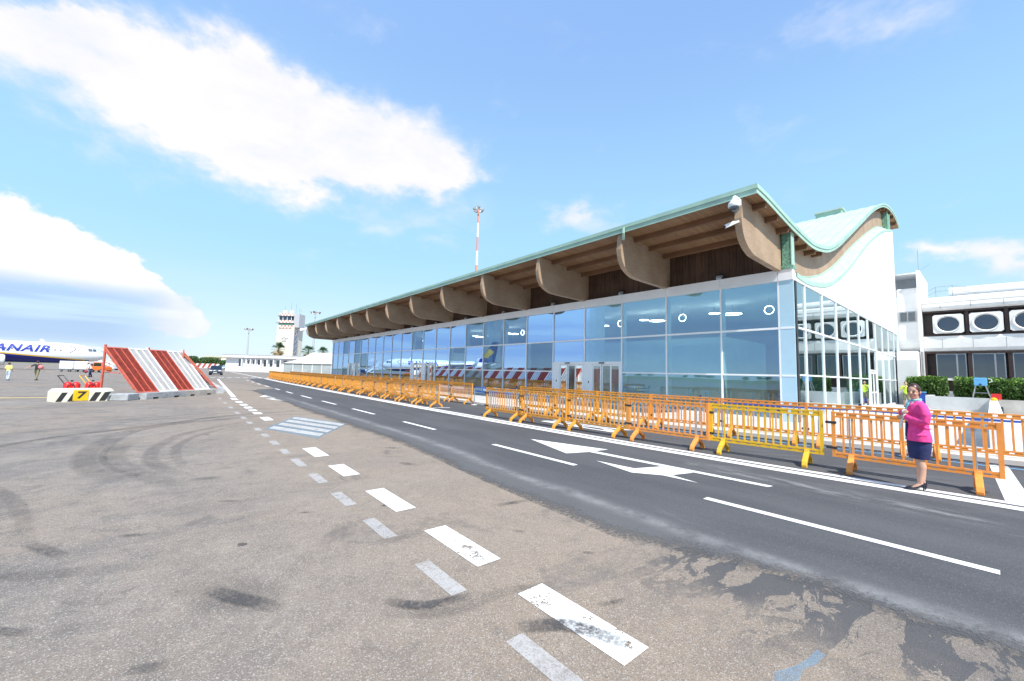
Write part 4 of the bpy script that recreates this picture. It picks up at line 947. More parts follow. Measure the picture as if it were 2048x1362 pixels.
# belt posts
def post(loc, label):
    t = thing('belt_post', label, 'post', loc, 0, 'belt posts along the kerb')
    MB().tube([(0, 0, .02), (0, 0, .95)], .028, 10).build('pole', M_STEEL, t, local=True, smooth=True)
    MB().tube([(0, 0, 0), (0, 0, .02), (0, 0, .03)], [.16, .16, .05], 16).build('base', M_DIAL, t, local=True)
    MB().tube([(0, 0, .86), (0, 0, .97)], .036, 10).build('belt_head', M_NAVY, t, local=True); return t
post((11.98, 17.33, .005), 'slim pale belt post at the near end of the far barrier rows')
post((12.35, 14.4, .13), 'slim belt post across the gap between the barrier rows')
post((14.64, 2.38, .13), 'slim grey belt post on the pavement seen through the barriers left of the woman')
post((14.2, 6.6, .13), 'slim grey belt post behind the rear barriers near the glass corner')
post((14.9, -2.2, .13), 'slim grey belt post at the right edge of the picture')
def tape(a, b, z, lab):
    mb = MB(); N_ = 8
    for i in range(N_):
        p = Vector(a).lerp(Vector(b), i/N_); q = Vector(a).lerp(Vector(b), (i+1)/N_); s1 = -.04*sin(pi*i/N_); s2 = -.04*sin(pi*(i+1)/N_)
        mb.bar((p.x, p.y, z+s1), (q.x, q.y, z+s2), .004, .05)
    tag(mb.build('barrier_belt', M_BLUE), lab, 'belt', 'blue belts between posts')
tape((11.98, 17.33), (12.35, 14.4), .93, 'upper blue belt stretched across the gap in the barriers'); tape((11.98, 17.33), (12.35, 14.4), .72, 'lower blue belt stretched across the gap in the barriers')
tape((14.2, 6.6), (14.64, 2.38), .93, 'blue belt behind the yellow barrier'); tape((14.64, 2.38), (14.9, -2.2), .93, 'blue belt behind the woman in pink')
# ================================================================ jet blast fences
def fence_unit(L_=4.82):
    t = bpy.data.objects.new('blast_fence', None); COL.objects.link(t)
    B, Hh, z0 = 1.70, 2.10, .31; sl_ = Vector((0, B, Hh)); nrm = Vector((0, -Hh, B)).normalized()
    def pt(x, s, off_=0): return Vector((x, 0, z0))+sl_*s+nrm*off_
    w_ = L_/4
    for k in range(4):
        mt, ft = (M_REDM, M_REDF) if k % 2 == 0 else (M_WHM, M_WHITE)
        mb = MB(); x0, x1 = k*w_, (k+1)*w_; ns = 40
        for j in range(ns):
            s_ = .012+.976*j/ns; a = pt(x0+.03, s_); b = pt(x1-.03, s_)
            e = sl_*(.86*.976/ns)+nrm*.022; q = nrm*-.012
            mb.add([a, b, b+e, a+e, a+q, b+q, b+e+q, a+e+q], [(0,1,2,3),(4,7,6,5),(0,4,5,1),(2,6,7,3),(1,5,6,2),(0,3,7,4)])
        p = mb.build('grating', mt, t, local=True)
        mb = MB()
        for j in (0, 1, 2, 3): mb.bar(pt(x0+j*w_/3+(.02 if j == 0 else -.02 if j == 3 else 0), 0, .012), pt(x0+j*w_/3+(.02 if j == 0 else -.02 if j == 3 else 0), 1, .012), .045 if j in (0, 3) else .028, .05, nrm)
        mb.bar(pt(x0, 0, .012), pt(x1, 0, .012), .06, .06, nrm).bar(pt(x0, 1, .012), pt(x1, 1, .012), .07, .06, nrm)
        mb.build('grating_frame', ft, t, local=True)
        if k in (0, 2):
            c = pt(x0+.04, 1); MB().bar((c.x, c.y, 0), (c.x, c.y, 2.56), .07).build('post', M_REDF, t, local=True)
            MB().bar((c.x, c.y, 2.3), (c.x, .2, .45), .05).bar((c.x, c.y, 1.3), (c.x, c.y*.55, 1.2), .04).build('brace', M_REDF, t, local=True)
        if k in (1, 3):
            c = pt(x1-.04, 1); MB().bar((c.x, c.y+.02, 0), (c.x, c.y+.02, 2.56), .07).build('post', M_WHITE, t, local=True)
    mb = MB()
    for s_ in (.2, .4, .6, .8): mb.bar(pt(0, s_, -.06), pt(L_, s_, -.06), .05)
    mb.build('back_rail', M_GREY, t, local=True)
    for k in range(2):
        x0 = k*L_/2+.01; x1 = (k+1)*L_/2-.01; W = x1-x0
        mb = MB()
        mb.box((x0, -.42, .09), (x1, .35, .30))
        for a, b in ((0, .16), (.30, .70), (.84, 1)): mb.box((x0+a*W, -.42, 0), (x0+b*W, .35, .0885))
        mb.build('ballast_block', M_CONC if k else M_CONC2, t, local=True)
    return t
fu = fence_unit()
def fence_at(first, loc, rz, lab, grp):
    if first:
        fu.location = loc; fu.rotation_euler = (0, 0, rz); return tag(fu, lab, 'fence', grp)
    o = dup(fu, loc, rz, lab, grp); o['category'] = 'fence'; return o
FG = 'striped jet blast fences'
fence_at(True, (-1.36, 25.95, 0), radians(53.1), 'nearest sloping red and white blast fence beside the number block', FG)
for i in range(8):
    fence_at(False, (1.92, 30.4+i*4.95, 0), radians(90), 'sloping red and white blast fence seen edge on behind the nearest one', FG)
R39 = radians(-39.8)
for i in range(3):
    a = Vector((3.4, 257.6)).lerp(Vector((15.3, 247.4)), i/3); fence_at(False, (a.x, a.y, 0), R39, 'small distant striped blast fence beyond the dark car', FG)
# loose ballast between the block and the fence
t = MB().prism([(-2.32, 25.35), (-1.62, 25.05), (-1.28, 25.75), (-2.05, 26.15)], 0, .30, lambda u, v, q: Vector((u, v, q))).build('concrete_block', M_CONC2, bevel=.02)
tag(t, 'low grey concrete block between the number block and the blast fence', 'block')
# number block
t = thing('stand_number_block', 'cream concrete block with black stripes and a yellow number 7 plate', 'marker', (-3.1, 25.3, 0))
cream = mat('cream_painted_concrete', (.72, .69, .56), .85, var=.08, scale=4, bump=.2, dirt=.15)
lo_ = [(-4.10, 25.45), (-3.78, 24.92), (-2.30, 25.18), (-2.12, 25.62), (-2.35, 26.15), (-3.75, 26.0)]
cx_, cy_ = -3.1, 25.5
rg = lambda k, z_: [Vector((cx_+(a-cx_)*k, cy_+(b-cy_)*k, z_)) for a, b in lo_]
MB().loft([rg(1, 0), rg(1, .42), rg(.9, .54)]).build('block', cream, t)
p0, p1 = Vector((-3.78, 24.92, 0)), Vector((-2.30, 25.18, 0)); dv = (p1-p0); nn = Vector((dv.y, -dv.x, 0)).normalized()
for s_ in (-.02, .215, .64, .84):
    a = p0+dv*s_+nn*.004; b = p0+dv*(s_+.13)+nn*.004; sh = dv*.11; hh = Vector((0, 0, .40))
    if s_ < 0: a = p0+nn*.004
    MB().add([a+Vector((0, 0, .015)), b+Vector((0, 0, .015)), b+sh+hh, a+sh+hh], [(0, 1, 2, 3)]).build('black_stripe', M_BLACK, t)
a = p0+dv*.32+nn*.03; b = p0+dv*.62+nn*.03
MB().add([a+Vector((0,0,.05)), b+Vector((0,0,.05)), b+Vector((0,0,.50)), a+Vector((0,0,.50)), a-nn*.025+Vector((0,0,.05)), b-nn*.025+Vector((0,0,.05)), b-nn*.025+Vector((0,0,.50)), a-nn*.025+Vector((0,0,.50))], [(0,1,2,3),(4,7,6,5),(0,4,5,1),(1,5,6,2),(2,6,7,3),(3,7,4,0)]).build('number_plate', M_YELLOW, t)
vs, fs = text_mesh('7', .40, bold=.012, shear=.1); c = (a+b)/2+nn*.006; du = dv.normalized()
MB().add([c+du*v.x*1.3+Vector((0, 0, .275+v.y)) for v in vs], fs).build('painted_number', M_BLACK, t)
# wheeled extinguishers
def exting(loc, rz, lab, hm):
    t = thing('wheeled_extinguisher', lab, 'extinguisher', loc, rz, 'wheeled fire extinguishers')
    mb = MB()
    for x_ in (-.14, .17): mb.tube([(x_, 0, .18), (x_, 0, .24), (x_, 0, .66), (x_, 0, .74), (x_, 0, .78)], [.08, .15, .15, .1, .04], 14)
    mb.build('cylinder', M_RED, t, local=True, smooth=True)
    MB().tube([(-.36, 0, .2), (-.28, 0, .2)], .2, 16).tube([(.36, 0, .2), (.28, 0, .2)], .2, 16).build('wheel', M_TYRE, t, local=True)
    MB().tube([(-.2, .12, .2), (-.2, .16, .7), (-.5, .2, 1.05), (-.5, -.1, 1.05), (-.2, -.12, .7), (-.2, -.12, .2)], .02, 6).build('handle', hm, t, local=True)
    MB().tube([(.1, -.17, .3), (.3, -.2, .5), (.22, -.2, .7), (.0, -.18, .6), (-.05, -.17, .35)], .022, 6).ell((0, 0, .82), (.05, .05, .04)).build('hose', M_BLACK, t, local=True)
exting((-3.66, 27.05, 0), radians(-30), 'red wheeled extinguisher pair with a black handle behind the number block', M_BLACK)
exting((-3.02, 27.35, 0), radians(-30), 'red wheeled extinguisher pair with a yellow handle behind the number block', M_YELLOW)
# ================================================================ aircraft
A = thing('airliner', 'white airliner with dark blue belly and yellow stripe parked nose in', 'aircraft', (-11.9, 120.5, 0), radians(15))
def liv():
    m_ = bpy.data.materials.new('airliner_livery'); m_.use_nodes = True; nt = m_.node_tree; b = nt.nodes['Principled BSDF']
    tc = nt.nodes.new('ShaderNodeTexCoord'); x, y, z = sepxyz(nt, tc.outputs['Object'])
    line = 2.82+(x+13)*(-.09)*((x+30).gt(0))-((x+3).mx(0))*.12
    blue = z.lt(line); yel = z.lt(line+.22)
    c = mixc(nt, yel, (.82, .83, .84), (.80, .50, .05)); c = mixc(nt, blue, c, (.012, .022, .22))
    nt.links.new(c, b.inputs['Base Color']); b.inputs['Roughness'].default_value = .25; return m_
M_LIV = liv(); ZC, RW, RH = 3.35, 1.88, 2.0
prof = [(0, .02, -.45), (-.25, .22, -.42), (-.8, .45, -.35), (-1.7, .68, -.22), (-3.0, .86, -.10), (-4.6, .97, -.02), (-6, 1, 0), (-12, 1, 0), (-20, 1, 0), (-26, 1, 0), (-30, .86, .25), (-34, .55, .62), (-37.5, .24, 1.0), (-38.3, .08, 1.1)]
mb = MB(); mb.loft([[Vector((x, cos(2*pi*k/36)*RW*r, ZC+dz_+sin(2*pi*k/36)*RH*r)) for k in range(36)] for x, r, dz_ in prof]); mb.build('fuselage', M_LIV, A, smooth=True, local=True)
def side(x, z): return -RW*sqrt(max(.02, 1-((z-ZC)/RH)**2))
vs, fs = text_mesh('RYANAIR', 1.75, shear=.32, bold=.055, spacing=1.1)
pts = []
for v in vs:
    x_, z_ = -12.9+v.x*1.22, 4.0+v.y*1.0; pts.append((x_, z_))
bmt = MB()
def sub(tri, d):
    if d == 0: return [tri]
    a, b, c = tri; ab, bc, ca = [((p[0]+q[0])/2, (p[1]+q[1])/2) for p, q in ((a, b), (b, c), (c, a))]
    return sub((a, ab, ca), d-1)+sub((ab, b, bc), d-1)+sub((ca, bc, c), d-1)+sub((ab, bc, ca), d-1)
for f in fs:
    for tri in sub(tuple(pts[i] for i in f), 3): bmt.add([(p[0], side(p[0], p[1])-.05, p[1]) for p in tri], [(0, 1, 2)])
bmt.build('airline_title', mat('title_blue', (.02, .04, .34), .4, var=.05), A, local=True)
mb = MB(); hp = [(-5.9, 4.55), (-5.3, 4.72), (-4.75, 4.62), (-4.55, 4.35), (-4.8, 3.95), (-5.2, 3.65), (-5.4, 3.5)]
mb.tube([(x_, side(x_, z_)*.985-.03, z_) for x_, z_ in hp], .05, 6); hp2 = [(-5.85, 4.5), (-5.5, 4.15), (-5.55, 3.8), (-5.4, 3.55)]
mb.build('harp_emblem', mat('emblem_blue', (.02, .04, .2), .4), A, local=True)
mb = MB()
for i in range(34):
    x_ = -6.6-i*.75
    if -18 < x_ < -17: continue
    mb.add([(x_-.11, side(x_, 3.82)-.012, 3.70), (x_+.11, side(x_, 3.82)-.012, 3.70), (x_+.11, side(x_, 3.82)-.02, 4.02), (x_-.11, side(x_, 3.82)-.02, 4.02)], [(0, 1, 2, 3)])
mb.build('window_row', M_WINDK, A, local=True)
for sy in (-1, 1):
    MB().add([(-1.55, sy*1.15, 4.02), (-2.15, sy*1.48, 4.02), (-2.2, sy*1.22, 4.42), (-1.75, sy*.82, 4.40)], [(0, 1, 2, 3)]).add([(-2.22, sy*1.50, 4.03), (-2.9, sy*1.66, 4.05), (-2.8, sy*1.38, 4.44), (-2.28, sy*1.24, 4.42)], [(0, 1, 2, 3)]).add([(-1.36, sy*.08, 4.03), (-1.5, sy*1.05, 4.02), (-1.72, sy*.78, 4.38), (-1.62, sy*.08, 4.40)], [(0, 1, 2, 3)]).build('cockpit_window', M_WINDK, A, local=True)
mb = MB()
for x_ in (-8.5, -16.5): mb.prism([(x_, 0), (x_-.7, 0), (x_-.75, .62), (x_-.4, .62)], -.03, .03, lambda u, v, q: Vector((u, q, 5.3+v)))
mb.build('antenna_blade', M_WHITE, A, local=True)
def wing(sy):
    r = [(-15.6, sy*1.6, 2.35, 7.2, .75), (-19.0, sy*6.5, 2.75, 4.4, .42), (-23.2, sy*16.6, 3.45, 1.7, .18), (-24.2, sy*17.3, 4.3, 1.2, .12), (-25.2, sy*17.6, 5.8, .7, .08)]
    rg_ = []
    for x_, y_, z_, c_, th in r:
        rg_.append([Vector((x_, y_, z_)), Vector((x_-c_*.3, y_, z_+th/2)), Vector((x_-c_, y_, z_)), Vector((x_-c_*.3, y_, z_-th/2))])
    return MB().loft(rg_)
for sy in (-1, 1):
    wing(sy).build('wing', M_WHITE, A, smooth=True, local=True)
    e = MB().tube([(-13.5 , sy*4.85, 1.72), (-13.8 , sy*4.85, 1.72), (-14.7 , sy*4.85, 1.72), (-16.1 , sy*4.85, 1.74), (-17.5 , sy*4.85, 1.8)], [.88, 1.0, 1.07, .98, .62], 28, cap=False).build('engine_cowl', M_DIAL, A, smooth=True, local=True)
    MB().tube([(-13.45 , sy*4.85, 1.72), (-13.52 , sy*4.85, 1.72), (-13.7 , sy*4.85, 1.72)], [.86, .9, .84], 28, cap=False).build('intake_lip', M_STEEL, e, smooth=True, local=True)
    MB().tube([(-14.0 , sy*4.85, 1.72), (-14.2 , sy*4.85, 1.72)], [.84, .84], 24).build('engine_fan', M_BLACK, e, local=True)
    MB().prism([(-14.7, 2.6), (-18.4, 2.5), (-19.1, 2.9), (-16.1, 2.95)], sy*4.85-.12, sy*4.85+.12, lambda u, v, q: Vector((u, q, v))).build('pylon', M_WHITE, A, local=True)
    MB().tube([(-17.8, sy*2.6, .56), (-17.8, sy*2.95, .56)], .56, 20).tube([(-17.8, sy*3.05, .56), (-17.8, sy*3.4, .56)], .56, 20).build('main_wheel', M_TYRE, A, local=True)
    MB().tube([(-17.8, sy*3.0, .56), (-17.8, sy*2.8, 2.2)], .12, 8).build('gear_leg', M_STEEL, A, local=True)
    MB().loft([[Vector((-33.0, sy*.6, 4.6)), Vector((-34, sy*.6, 4.75)), Vector((-36.4, sy*.6, 4.6)), Vector((-34, sy*.6, 4.45))], [Vector((-36.2, sy*7, 5.3)), Vector((-36.6, sy*7, 5.36)), Vector((-37.6, sy*7, 5.3)), Vector((-36.6, sy*7, 5.24))]]).build('tailplane', M_WHITE, A, local=True)
MB().prism([(-30.2, 5.2), (-33.4, 6.6), (-37.0, 12.4), (-39.0, 12.4), (-37.6, 5.2)], -.14, .14, lambda u, v, q: Vector((u, q, v))).build('tail_fin', mat('tail_blue', (.012, .022, .22), .3, var=.03), A, local=True)
MB().prism([(-33.6, 6.8), (-35.6, 9.9), (-37.5, 8.9), (-35.2, 6.6)], -.15, .15, lambda u, v, q: Vector((u, q, v))).build('tail_emblem', mat('tail_yellow', (.80, .50, .05), .4, var=.03), A, local=True)
MB().tube([(-3.2, -.22, .36), (-3.2, -.05, .36)], .36, 16).tube([(-3.2, .05, .36), (-3.2, .22, .36)], .36, 16).build('nose_wheel', M_TYRE, A, local=True)
MB().tube([(-3.2, 0, .36), (-3.2, 0, 1.8)], .09, 8).build('nose_gear_leg', M_STEEL, A, local=True)
# ---- apron vehicles and carts
def wheels(t, ps, r, wd=.22):
    for (x_, y_) in ps:
        wo = MB().tube([(x_, y_-wd/2, r), (x_, y_+wd/2, r)], r, 16).build('wheel', M_TYRE, t, local=True)
        MB().tube([(x_, y_-wd/2-.01, r), (x_, y_+wd/2+.01, r)], r*.55, 12).build('rim', M_STEEL, wo, local=True)
S_ = thing('boarding_stairs', 'white covered mobile boarding stairs behind the airliner nose', 'stairs', (-13.6, 133.5, 0), radians(-38))
mb = MB()
for k in range(14): mb.box((-3.2+k*.46, -.8, .75+(13-k)*.19), (-2.74+k*.46, .8, .80+(13-k)*.19))
for sy in (-.85, .85): mb.bar((-3.4, sy, 3.5), (3.4, sy, .7), .06, .40)
mb.build('flight', M_WHITE, S_, local=True)
mb = MB()
for sy in (-.85, .85): mb.bar((-3.4, sy, 4.3), (3.3, sy, 1.5), .05); mb.bar((-4.6, sy, 4.4), (-3.4, sy, 4.3), .05)
for k in range(6): mb.bar((-3.3+k*1.3, -.85, 3.4-k*.53), (-3.3+k*1.3, -.85, 4.25-k*.53), .04)
mb.build('handrail', M_WHITE, S_, local=True)
MB().box((-5.2, -1.0, 3.3), (-3.4, 1.0, 3.42)).build('platform', M_GREY, S_, local=True)
MB().bar((-5.4, 0, 5.5), (-2.2, 0, 5.35), 2.2, .08).bar((-2.2, 0, 5.35), (.8, 0, 4.2), 2.2, .08).build('canopy', M_ROOFG, S_, local=True)
mb = MB()
for x_, z_ in ((-5.0, 5.4), (-3.0, 5.4), (-.8, 4.8), (.6, 4.3)): mb.bar((x_, -.95, z_-2.0), (x_, -.95, z_), .06); mb.bar((x_, .95, z_-2.0), (x_, .95, z_), .06)
mb.build('canopy_post', M_WHITE, S_, local=True)
MB().box((-2.2, -.9, .35), (3.6, .9, .72)).bar((-2.0, 0, .7), (-3.6, 0, 3.3), .5, .2).build('chassis', M_WHITE, S_, local=True); wheels(S_, [(-1.5, -.9), (2.6, -.9), (-1.5, .9), (2.6, .9)], .42)
BG = 'baggage carts under the airliner'
def cart(loc, lab):
    t = thing('baggage_cart', lab, 'cart', loc, radians(-38), BG)
    MB().box((-1.05, -.7, .48), (1.05, .7, 1.78)).build('box', M_WHITE, t, local=True, bevel=.05)
    MB().box((-1.1, -.72, .36), (1.1, .72, .475)).bar((1.1, 0, .4), (1.55, 0, .3), .06).build('cart_frame', M_GREY, t, local=True); wheels(t, [(-.7, -.6), (.7, -.6), (-.7, .6), (.7, .6)], .19, .1)
cart((-13.9, 99.6, 0), 'white box baggage cart under the airliner, left one of two'); cart((-11.95, 98.1, 0), 'white box baggage cart under the airliner, right one of two')
t = thing('belt_loader', 'orange baggage tractor with a cab below the airliner nose', 'tractor', (-9.9, 96.6, 0), radians(-40))
MB().box((-1.25, -.7, .35), (1.25, .7, .95)).box((-1.3, -.72, .5), (-1.1, .72, .7)).build('body', M_ORV, t, local=True, bevel=.06)
MB().box((-.7, -.65, .96), (.75, .65, 1.02)).box((-.72, -.66, 1.6), (.78, .66, 1.70)).bar((-.68, -.62, 1), (-.6, -.62, 1.6), .07).bar((.72, -.62, 1), (.66, -.62, 1.6), .07).bar((-.68, .62, 1), (-.6, .62, 1.6), .07).bar((.72, .62, 1), (.66, .62, 1.6), .07).build('cab', M_ORV, t, local=True)
MB().box((-.62, -.64, 1.03), (.68, -.62, 1.58)).build('window_pane', M_WINDK, t, local=True)
MB().bar((-1.2, 0, 1.2), (-2.6, 0, 2.0), .6, .1).build('belt', M_BLACK, t, local=True); wheels(t, [(-.8, -.62), (.8, -.62), (-.8, .62), (.8, .62)], .3)
def car(name, loc, rz, lab, m_, L_, W, Hc, kind='suv'):
    t = thing(name, lab, 'car' if kind == 'suv' else 'van', loc, rz)     # front faces local +X
    h = Hc; W2 = W/2
    if kind == 'suv': sec = [(L_/2, .35, .62, .70, .74), (L_/2-.12, .28, .80, .86, .9), (L_/2-.95, .25, .98, 1.02, .98), (L_/2-1.15, .25, 1.0, 1.06, 1.0), (L_/2-1.8, .25, 1.03, h-.04, 1), (0, .25, 1.03, h, 1), (-L_/2+.7, .25, 1.03, h-.06, 1), (-L_/2+.25, .28, 1.0, 1.15, .97), (-L_/2, .35, .9, 1.0, .9)]
    else: sec = [(L_/2, .35, .7, .8, .8), (L_/2-.1, .28, .95, 1.0, .94), (L_/2-.7, .25, 1.1, 1.16, 1), (L_/2-1.3, .25, 1.15, h-.06, 1), (0, .25, 1.15, h, 1), (-L_/2+.15, .25, 1.15, h-.04, 1), (-L_/2, .32, 1.1, h-.25, .96)]
    rg_ = []
    for x_, zl, zb, zt, k in sec:
        tw = .78 if zt-zb > .2 else .92
        rg_.append([Vector((x_, -W2*k*.94, zl)), Vector((x_, -W2*k, (zl+zb)/2)), Vector((x_, -W2*k*.97, zb)), Vector((x_, -W2*k*tw, zt)), Vector((x_, W2*k*tw, zt)), Vector((x_, W2*k*.97, zb)), Vector((x_, W2*k, (zl+zb)/2)), Vector((x_, W2*k*.94, zl))])
    MB().loft(rg_).build('body', m_, t, local=True, smooth=True)
    xa, xb = (L_/2-1.15, L_/2-1.8) if kind == 'suv' else (L_/2-.72, L_/2-1.3); za, zb_ = (1.08, h-.06) if kind == 'suv' else (1.2, h-.12)
    MB().add([(xa+.03, -W2*.86, za), (xa+.03, W2*.86, za), (xb+.03, W2*.72, zb_), (xb+.03, -W2*.72, zb_)], [(0, 1, 2, 3)]).build('windscreen', M_WINDK, t, local=True)
    for sy in (-1, 1):
        MB().add([(xb-.15, sy*(W2*.975+.012), 1.1 if kind == 'suv' else 1.22), (-L_/2+.8, sy*(W2*.975+.012), 1.1 if kind == 'suv' else 1.22), (-L_/2+1.0, sy*(W2*.80+.012), h-.12), (xb-.25, sy*(W2*.80+.012), h-.12)], [(0, 1, 2, 3)]).build('side_window', M_WINDK, t, local=True)
        MB().ell((L_/2-.12, sy*W2*.68, .76), (.14, .24, .10), 12, 8).build('headlight', M_DIAL, t, local=True)
        MB().ell((xa-.25, sy*(W2+.1), 1.1), (.07, .12, .09), 8, 6).build('wing_mirror', M_BLACK, t, local=True)
    MB().box((L_/2-.02, -W2*.6, .38), (L_/2+.02, W2*.6, .56)).build('grille', M_BLACK, t, local=True)
    MB().box((L_/2+.021, -.26, .42), (L_/2+.03, .26, .53)).build('number_plate', M_PLATE, t, local=True)
    wheels(t, [(L_/2-.85, -W2+.12), (L_/2-.85, W2-.12), (-L_/2+.85, -W2+.12), (-L_/2+.85, W2-.12)], .34)
M_CARD = mat('dark_blue_car_paint', (.03, .045, .075), .25, var=.05)
car('parked_car', (5.35, 88.5, 0), radians(-97), 'dark blue off-road car facing the camera at the far end of the road', M_CARD, 4.4, 1.82, 1.66)
car('parked_van', (13.9, 170, 0), radians(-100), 'small white van in front of the low white building', M_DIAL, 4.2, 1.85, 2.0, 'van')
car('parked_car', (17.6, 240, 0), radians(-120), 'white car far behind the dark one, left of the white van', M_DIAL, 4.3, 1.8, 1.75)
# ================================================================ far buildings, tower, masts
B_ = thing('low_building', 'long low white airport building with a flat roof in front of the tower', 'building', (11.5, 153.2, 0), R39)
W_ = 31
MB().box((0, 0, 0), (W_, 9, 4.35)).build('wall', M_WHITE, B_, local=True)
MB().box((-.3, -1.3, 4.35), (W_+.4, 9.5, 5.12)).build('roof', M_WHITE, B_, local=True)
MB().box((-.4, -1.4, 5.12), (W_+.5, 9.6, 5.30)).build('roof_edge', M_ROOFG, B_, local=True)
for i, (a, b, z0, z1) in enumerate([(4.0, 5.2, 1.6, 3.9), (6.0, 6.7, 2.4, 3.7), (7.0, 7.9, 2.4, 3.7), (8.5, 9.5, 2.3, 3.8), (10.0, 11.1, 2.2, 3.8), (11.8, 13.0, 1.7, 3.8), (13.7, 14.9, 1.7, 3.8), (15.8, 17.0, 1.6, 3.8), (18.0, 19.2, 1.6, 3.8), (20.2, 21.4, 1.6, 3.8), (22.4, 23.6, 1.6, 3.8)]):
    f = MB().box((a, -.05, z0), (b, -.001, z1)).build('window', M_ROOFG, B_, local=True)
    MB().box((a+.08, -.07, z0+.08), (b-.08, -.051, z1-.08)).build('pane', M_WINDK, f, local=True)
for a in (5.5, 6.85, 8.2, 9.75, 11.45, 13.35, 15.35, 17.5): MB().box((a-.16, -.9, 0), (a+.16, -.6, 4.349)).build('pillar', M_WHITE, B_, local=True)
MB().box((5.5, -1.9, 0), (17.5, -1.75, 1.15)).build('ramp_wall', M_WHITE, B_, local=True)
t = thing('control_tower', 'cream control tower with red and white chequered bands and glass cab', 'tower', (40.1, 213.9, 0), R39)
MB().box((-4, -4, 0), (4.0, 4, 21.4)).build('shaft', M_CREAM, t, local=True)
def check(z0, z1, x0, x1, yf, nm):
    MB().box((x0, yf, z0), (x1, 3.5, z1)).build('chequer_band', M_WHITE, t, local=True)
    mb = MB(); n_ = 8; w_ = (x1-x0)/n_; h_ = (z1-z0)/2
    for i in range(n_):
        j = i % 2; mb.box((x0+i*w_, yf-.03, z0+j*h_), (x0+(i+1)*w_, yf-.002, z0+(j+1)*h_))
    mb.build('red_chequer', M_CHQ, t, local=True)
check(19.8, 21.2, -3.0, 3.4, -4.2, 0); check(22.4, 23.7, -3.4, 3.0, -4.1, 0); check(25.8, 27.0, -3.2, 3.0, -4.0, 0)
MB().box((-3.3, -4.3, 21.5), (3.2, 3.6, 22.3)).build('green_band', M_PATD, t, local=True)
MB().box((-4.6, -4.7, 22.3), (3.6, 3.8, 22.39)).box((-3.9, -4.5, 25.6), (3.2, 3.7, 25.79)).build('gallery', M_GREY, t, local=True)
MB().box((-3.4, -3.9, 23.7), (2.6, 3.4, 25.6)).build('cab_glass', M_WINDK, t, local=True)
mb = MB()
for x_ in (-3.4, -1.6, .4, 2.4): mb.box((x_-.1, -4.0, 23.7), (x_+.1, -3.901, 25.6))
mb.build('cab_mullion', M_WHITE, t, local=True)
MB().box((3.1, -3.2, 20.4), (5.7, 2, 26.8)).build('stair_turret', M_ROOFG, t, local=True)
for x_ in (-1.7, 1.6):
    MB().ell((x_, -2.4, 27.7), (.95, .95, .9), 14, 8).build('radar_dome', M_DIAL, t, local=True, smooth=True)
mb = MB()
for x_, h_ in ((-3, 31), (-.2, 32.5), (2.2, 32), (3.8, 30), (4.6, 29.5)): mb.bar((x_, 0, 26.8), (x_, 0, h_), .08)
mb.build('antenna', M_GREY, t, local=True)
mb = MB(); z_ = .5; k = 0
for x_ in (4.2, 5.4): mb.bar((x_, -3.4, 0), (x_, -3.4, 20.6), .12)
while z_ < 20: mb.bar((4.2 if k % 2 else 5.4, -3.4, z_), (5.4 if k % 2 else 4.2, -3.4, z_+1.3), .3, .22); mb.bar((4.0, -3.4, z_), (5.6, -3.4, z_), .12); z_ += 1.3; k += 1
mb.build('outside_stair', mat('blue_grey_steel', (.10, .13, .25), .5), t, local=True)
mb = MB(); pts = [(-.3+cos(a)*1.1, -4.03, 14.6+sin(a)*.95) for a in [pi*.1+i*pi*1.7/16 for i in range(17)]]
mb.tube(pts, .22, 6).tube([(-.9, -4.03, 14.9), (-.2, -4.03, 14.2), (.5, -4.03, 14.9), (1.6, -4.03, 15.3)], .2, 6); mb.build('wall_emblem', M_ROOFG, t, local=True)
# tent
t = thing('marquee', 'long white canvas marquee at the far end of the terminal', 'tent', (20.3, 113.3, 0), R39)
Lm = 14.5; N_ = 6
mb = MB()
prof_ = lambda x_: min(1, (x_+.5)/5.0)
xs = [0, 1, 2, 3.2, 4.5, 6, 8, 10, 12, 14.5]
mb.add([(x_, -.25, 2.75-.06*sin(pi*((x_/2.4) % 1))) for x_ in xs]+[(x_, 5, 2.9+2.8*(prof_(x_)**.9)) for x_ in xs]+[(x_, 10, 2.75) for x_ in xs],
       [(i, i+1, len(xs)+i+1, len(xs)+i) for i in range(len(xs)-1)]+[(len(xs)+i, len(xs)+i+1, 2*len(xs)+i+1, 2*len(xs)+i) for i in range(len(xs)-1)])
mb.add([(0, -.25, 2.75), (0, 5, 2.9+2.8*prof_(0)**.9), (0, 10, 2.75)], [(0, 1, 2)])
mb.build('roof_canvas', M_TENT, t, local=True)
MB().add([(0, 0, 0), (Lm, 0, 0), (Lm, 0, 2.75), (0, 0, 2.75)], [(0, 1, 2, 3)]).add([(0, 0, 0), (0, 10, 0), (0, 10, 2.75), (0, 0, 2.75)], [(0, 1, 2, 3)]).build('side_wall', M_TENTW, t, local=True)
mb = MB()
for i in range(7): mb.bar((i*2.4, -.03, 0), (i*2.4, -.03, 2.75), .10)
mb.build('pole', M_WHITE, t, local=True)
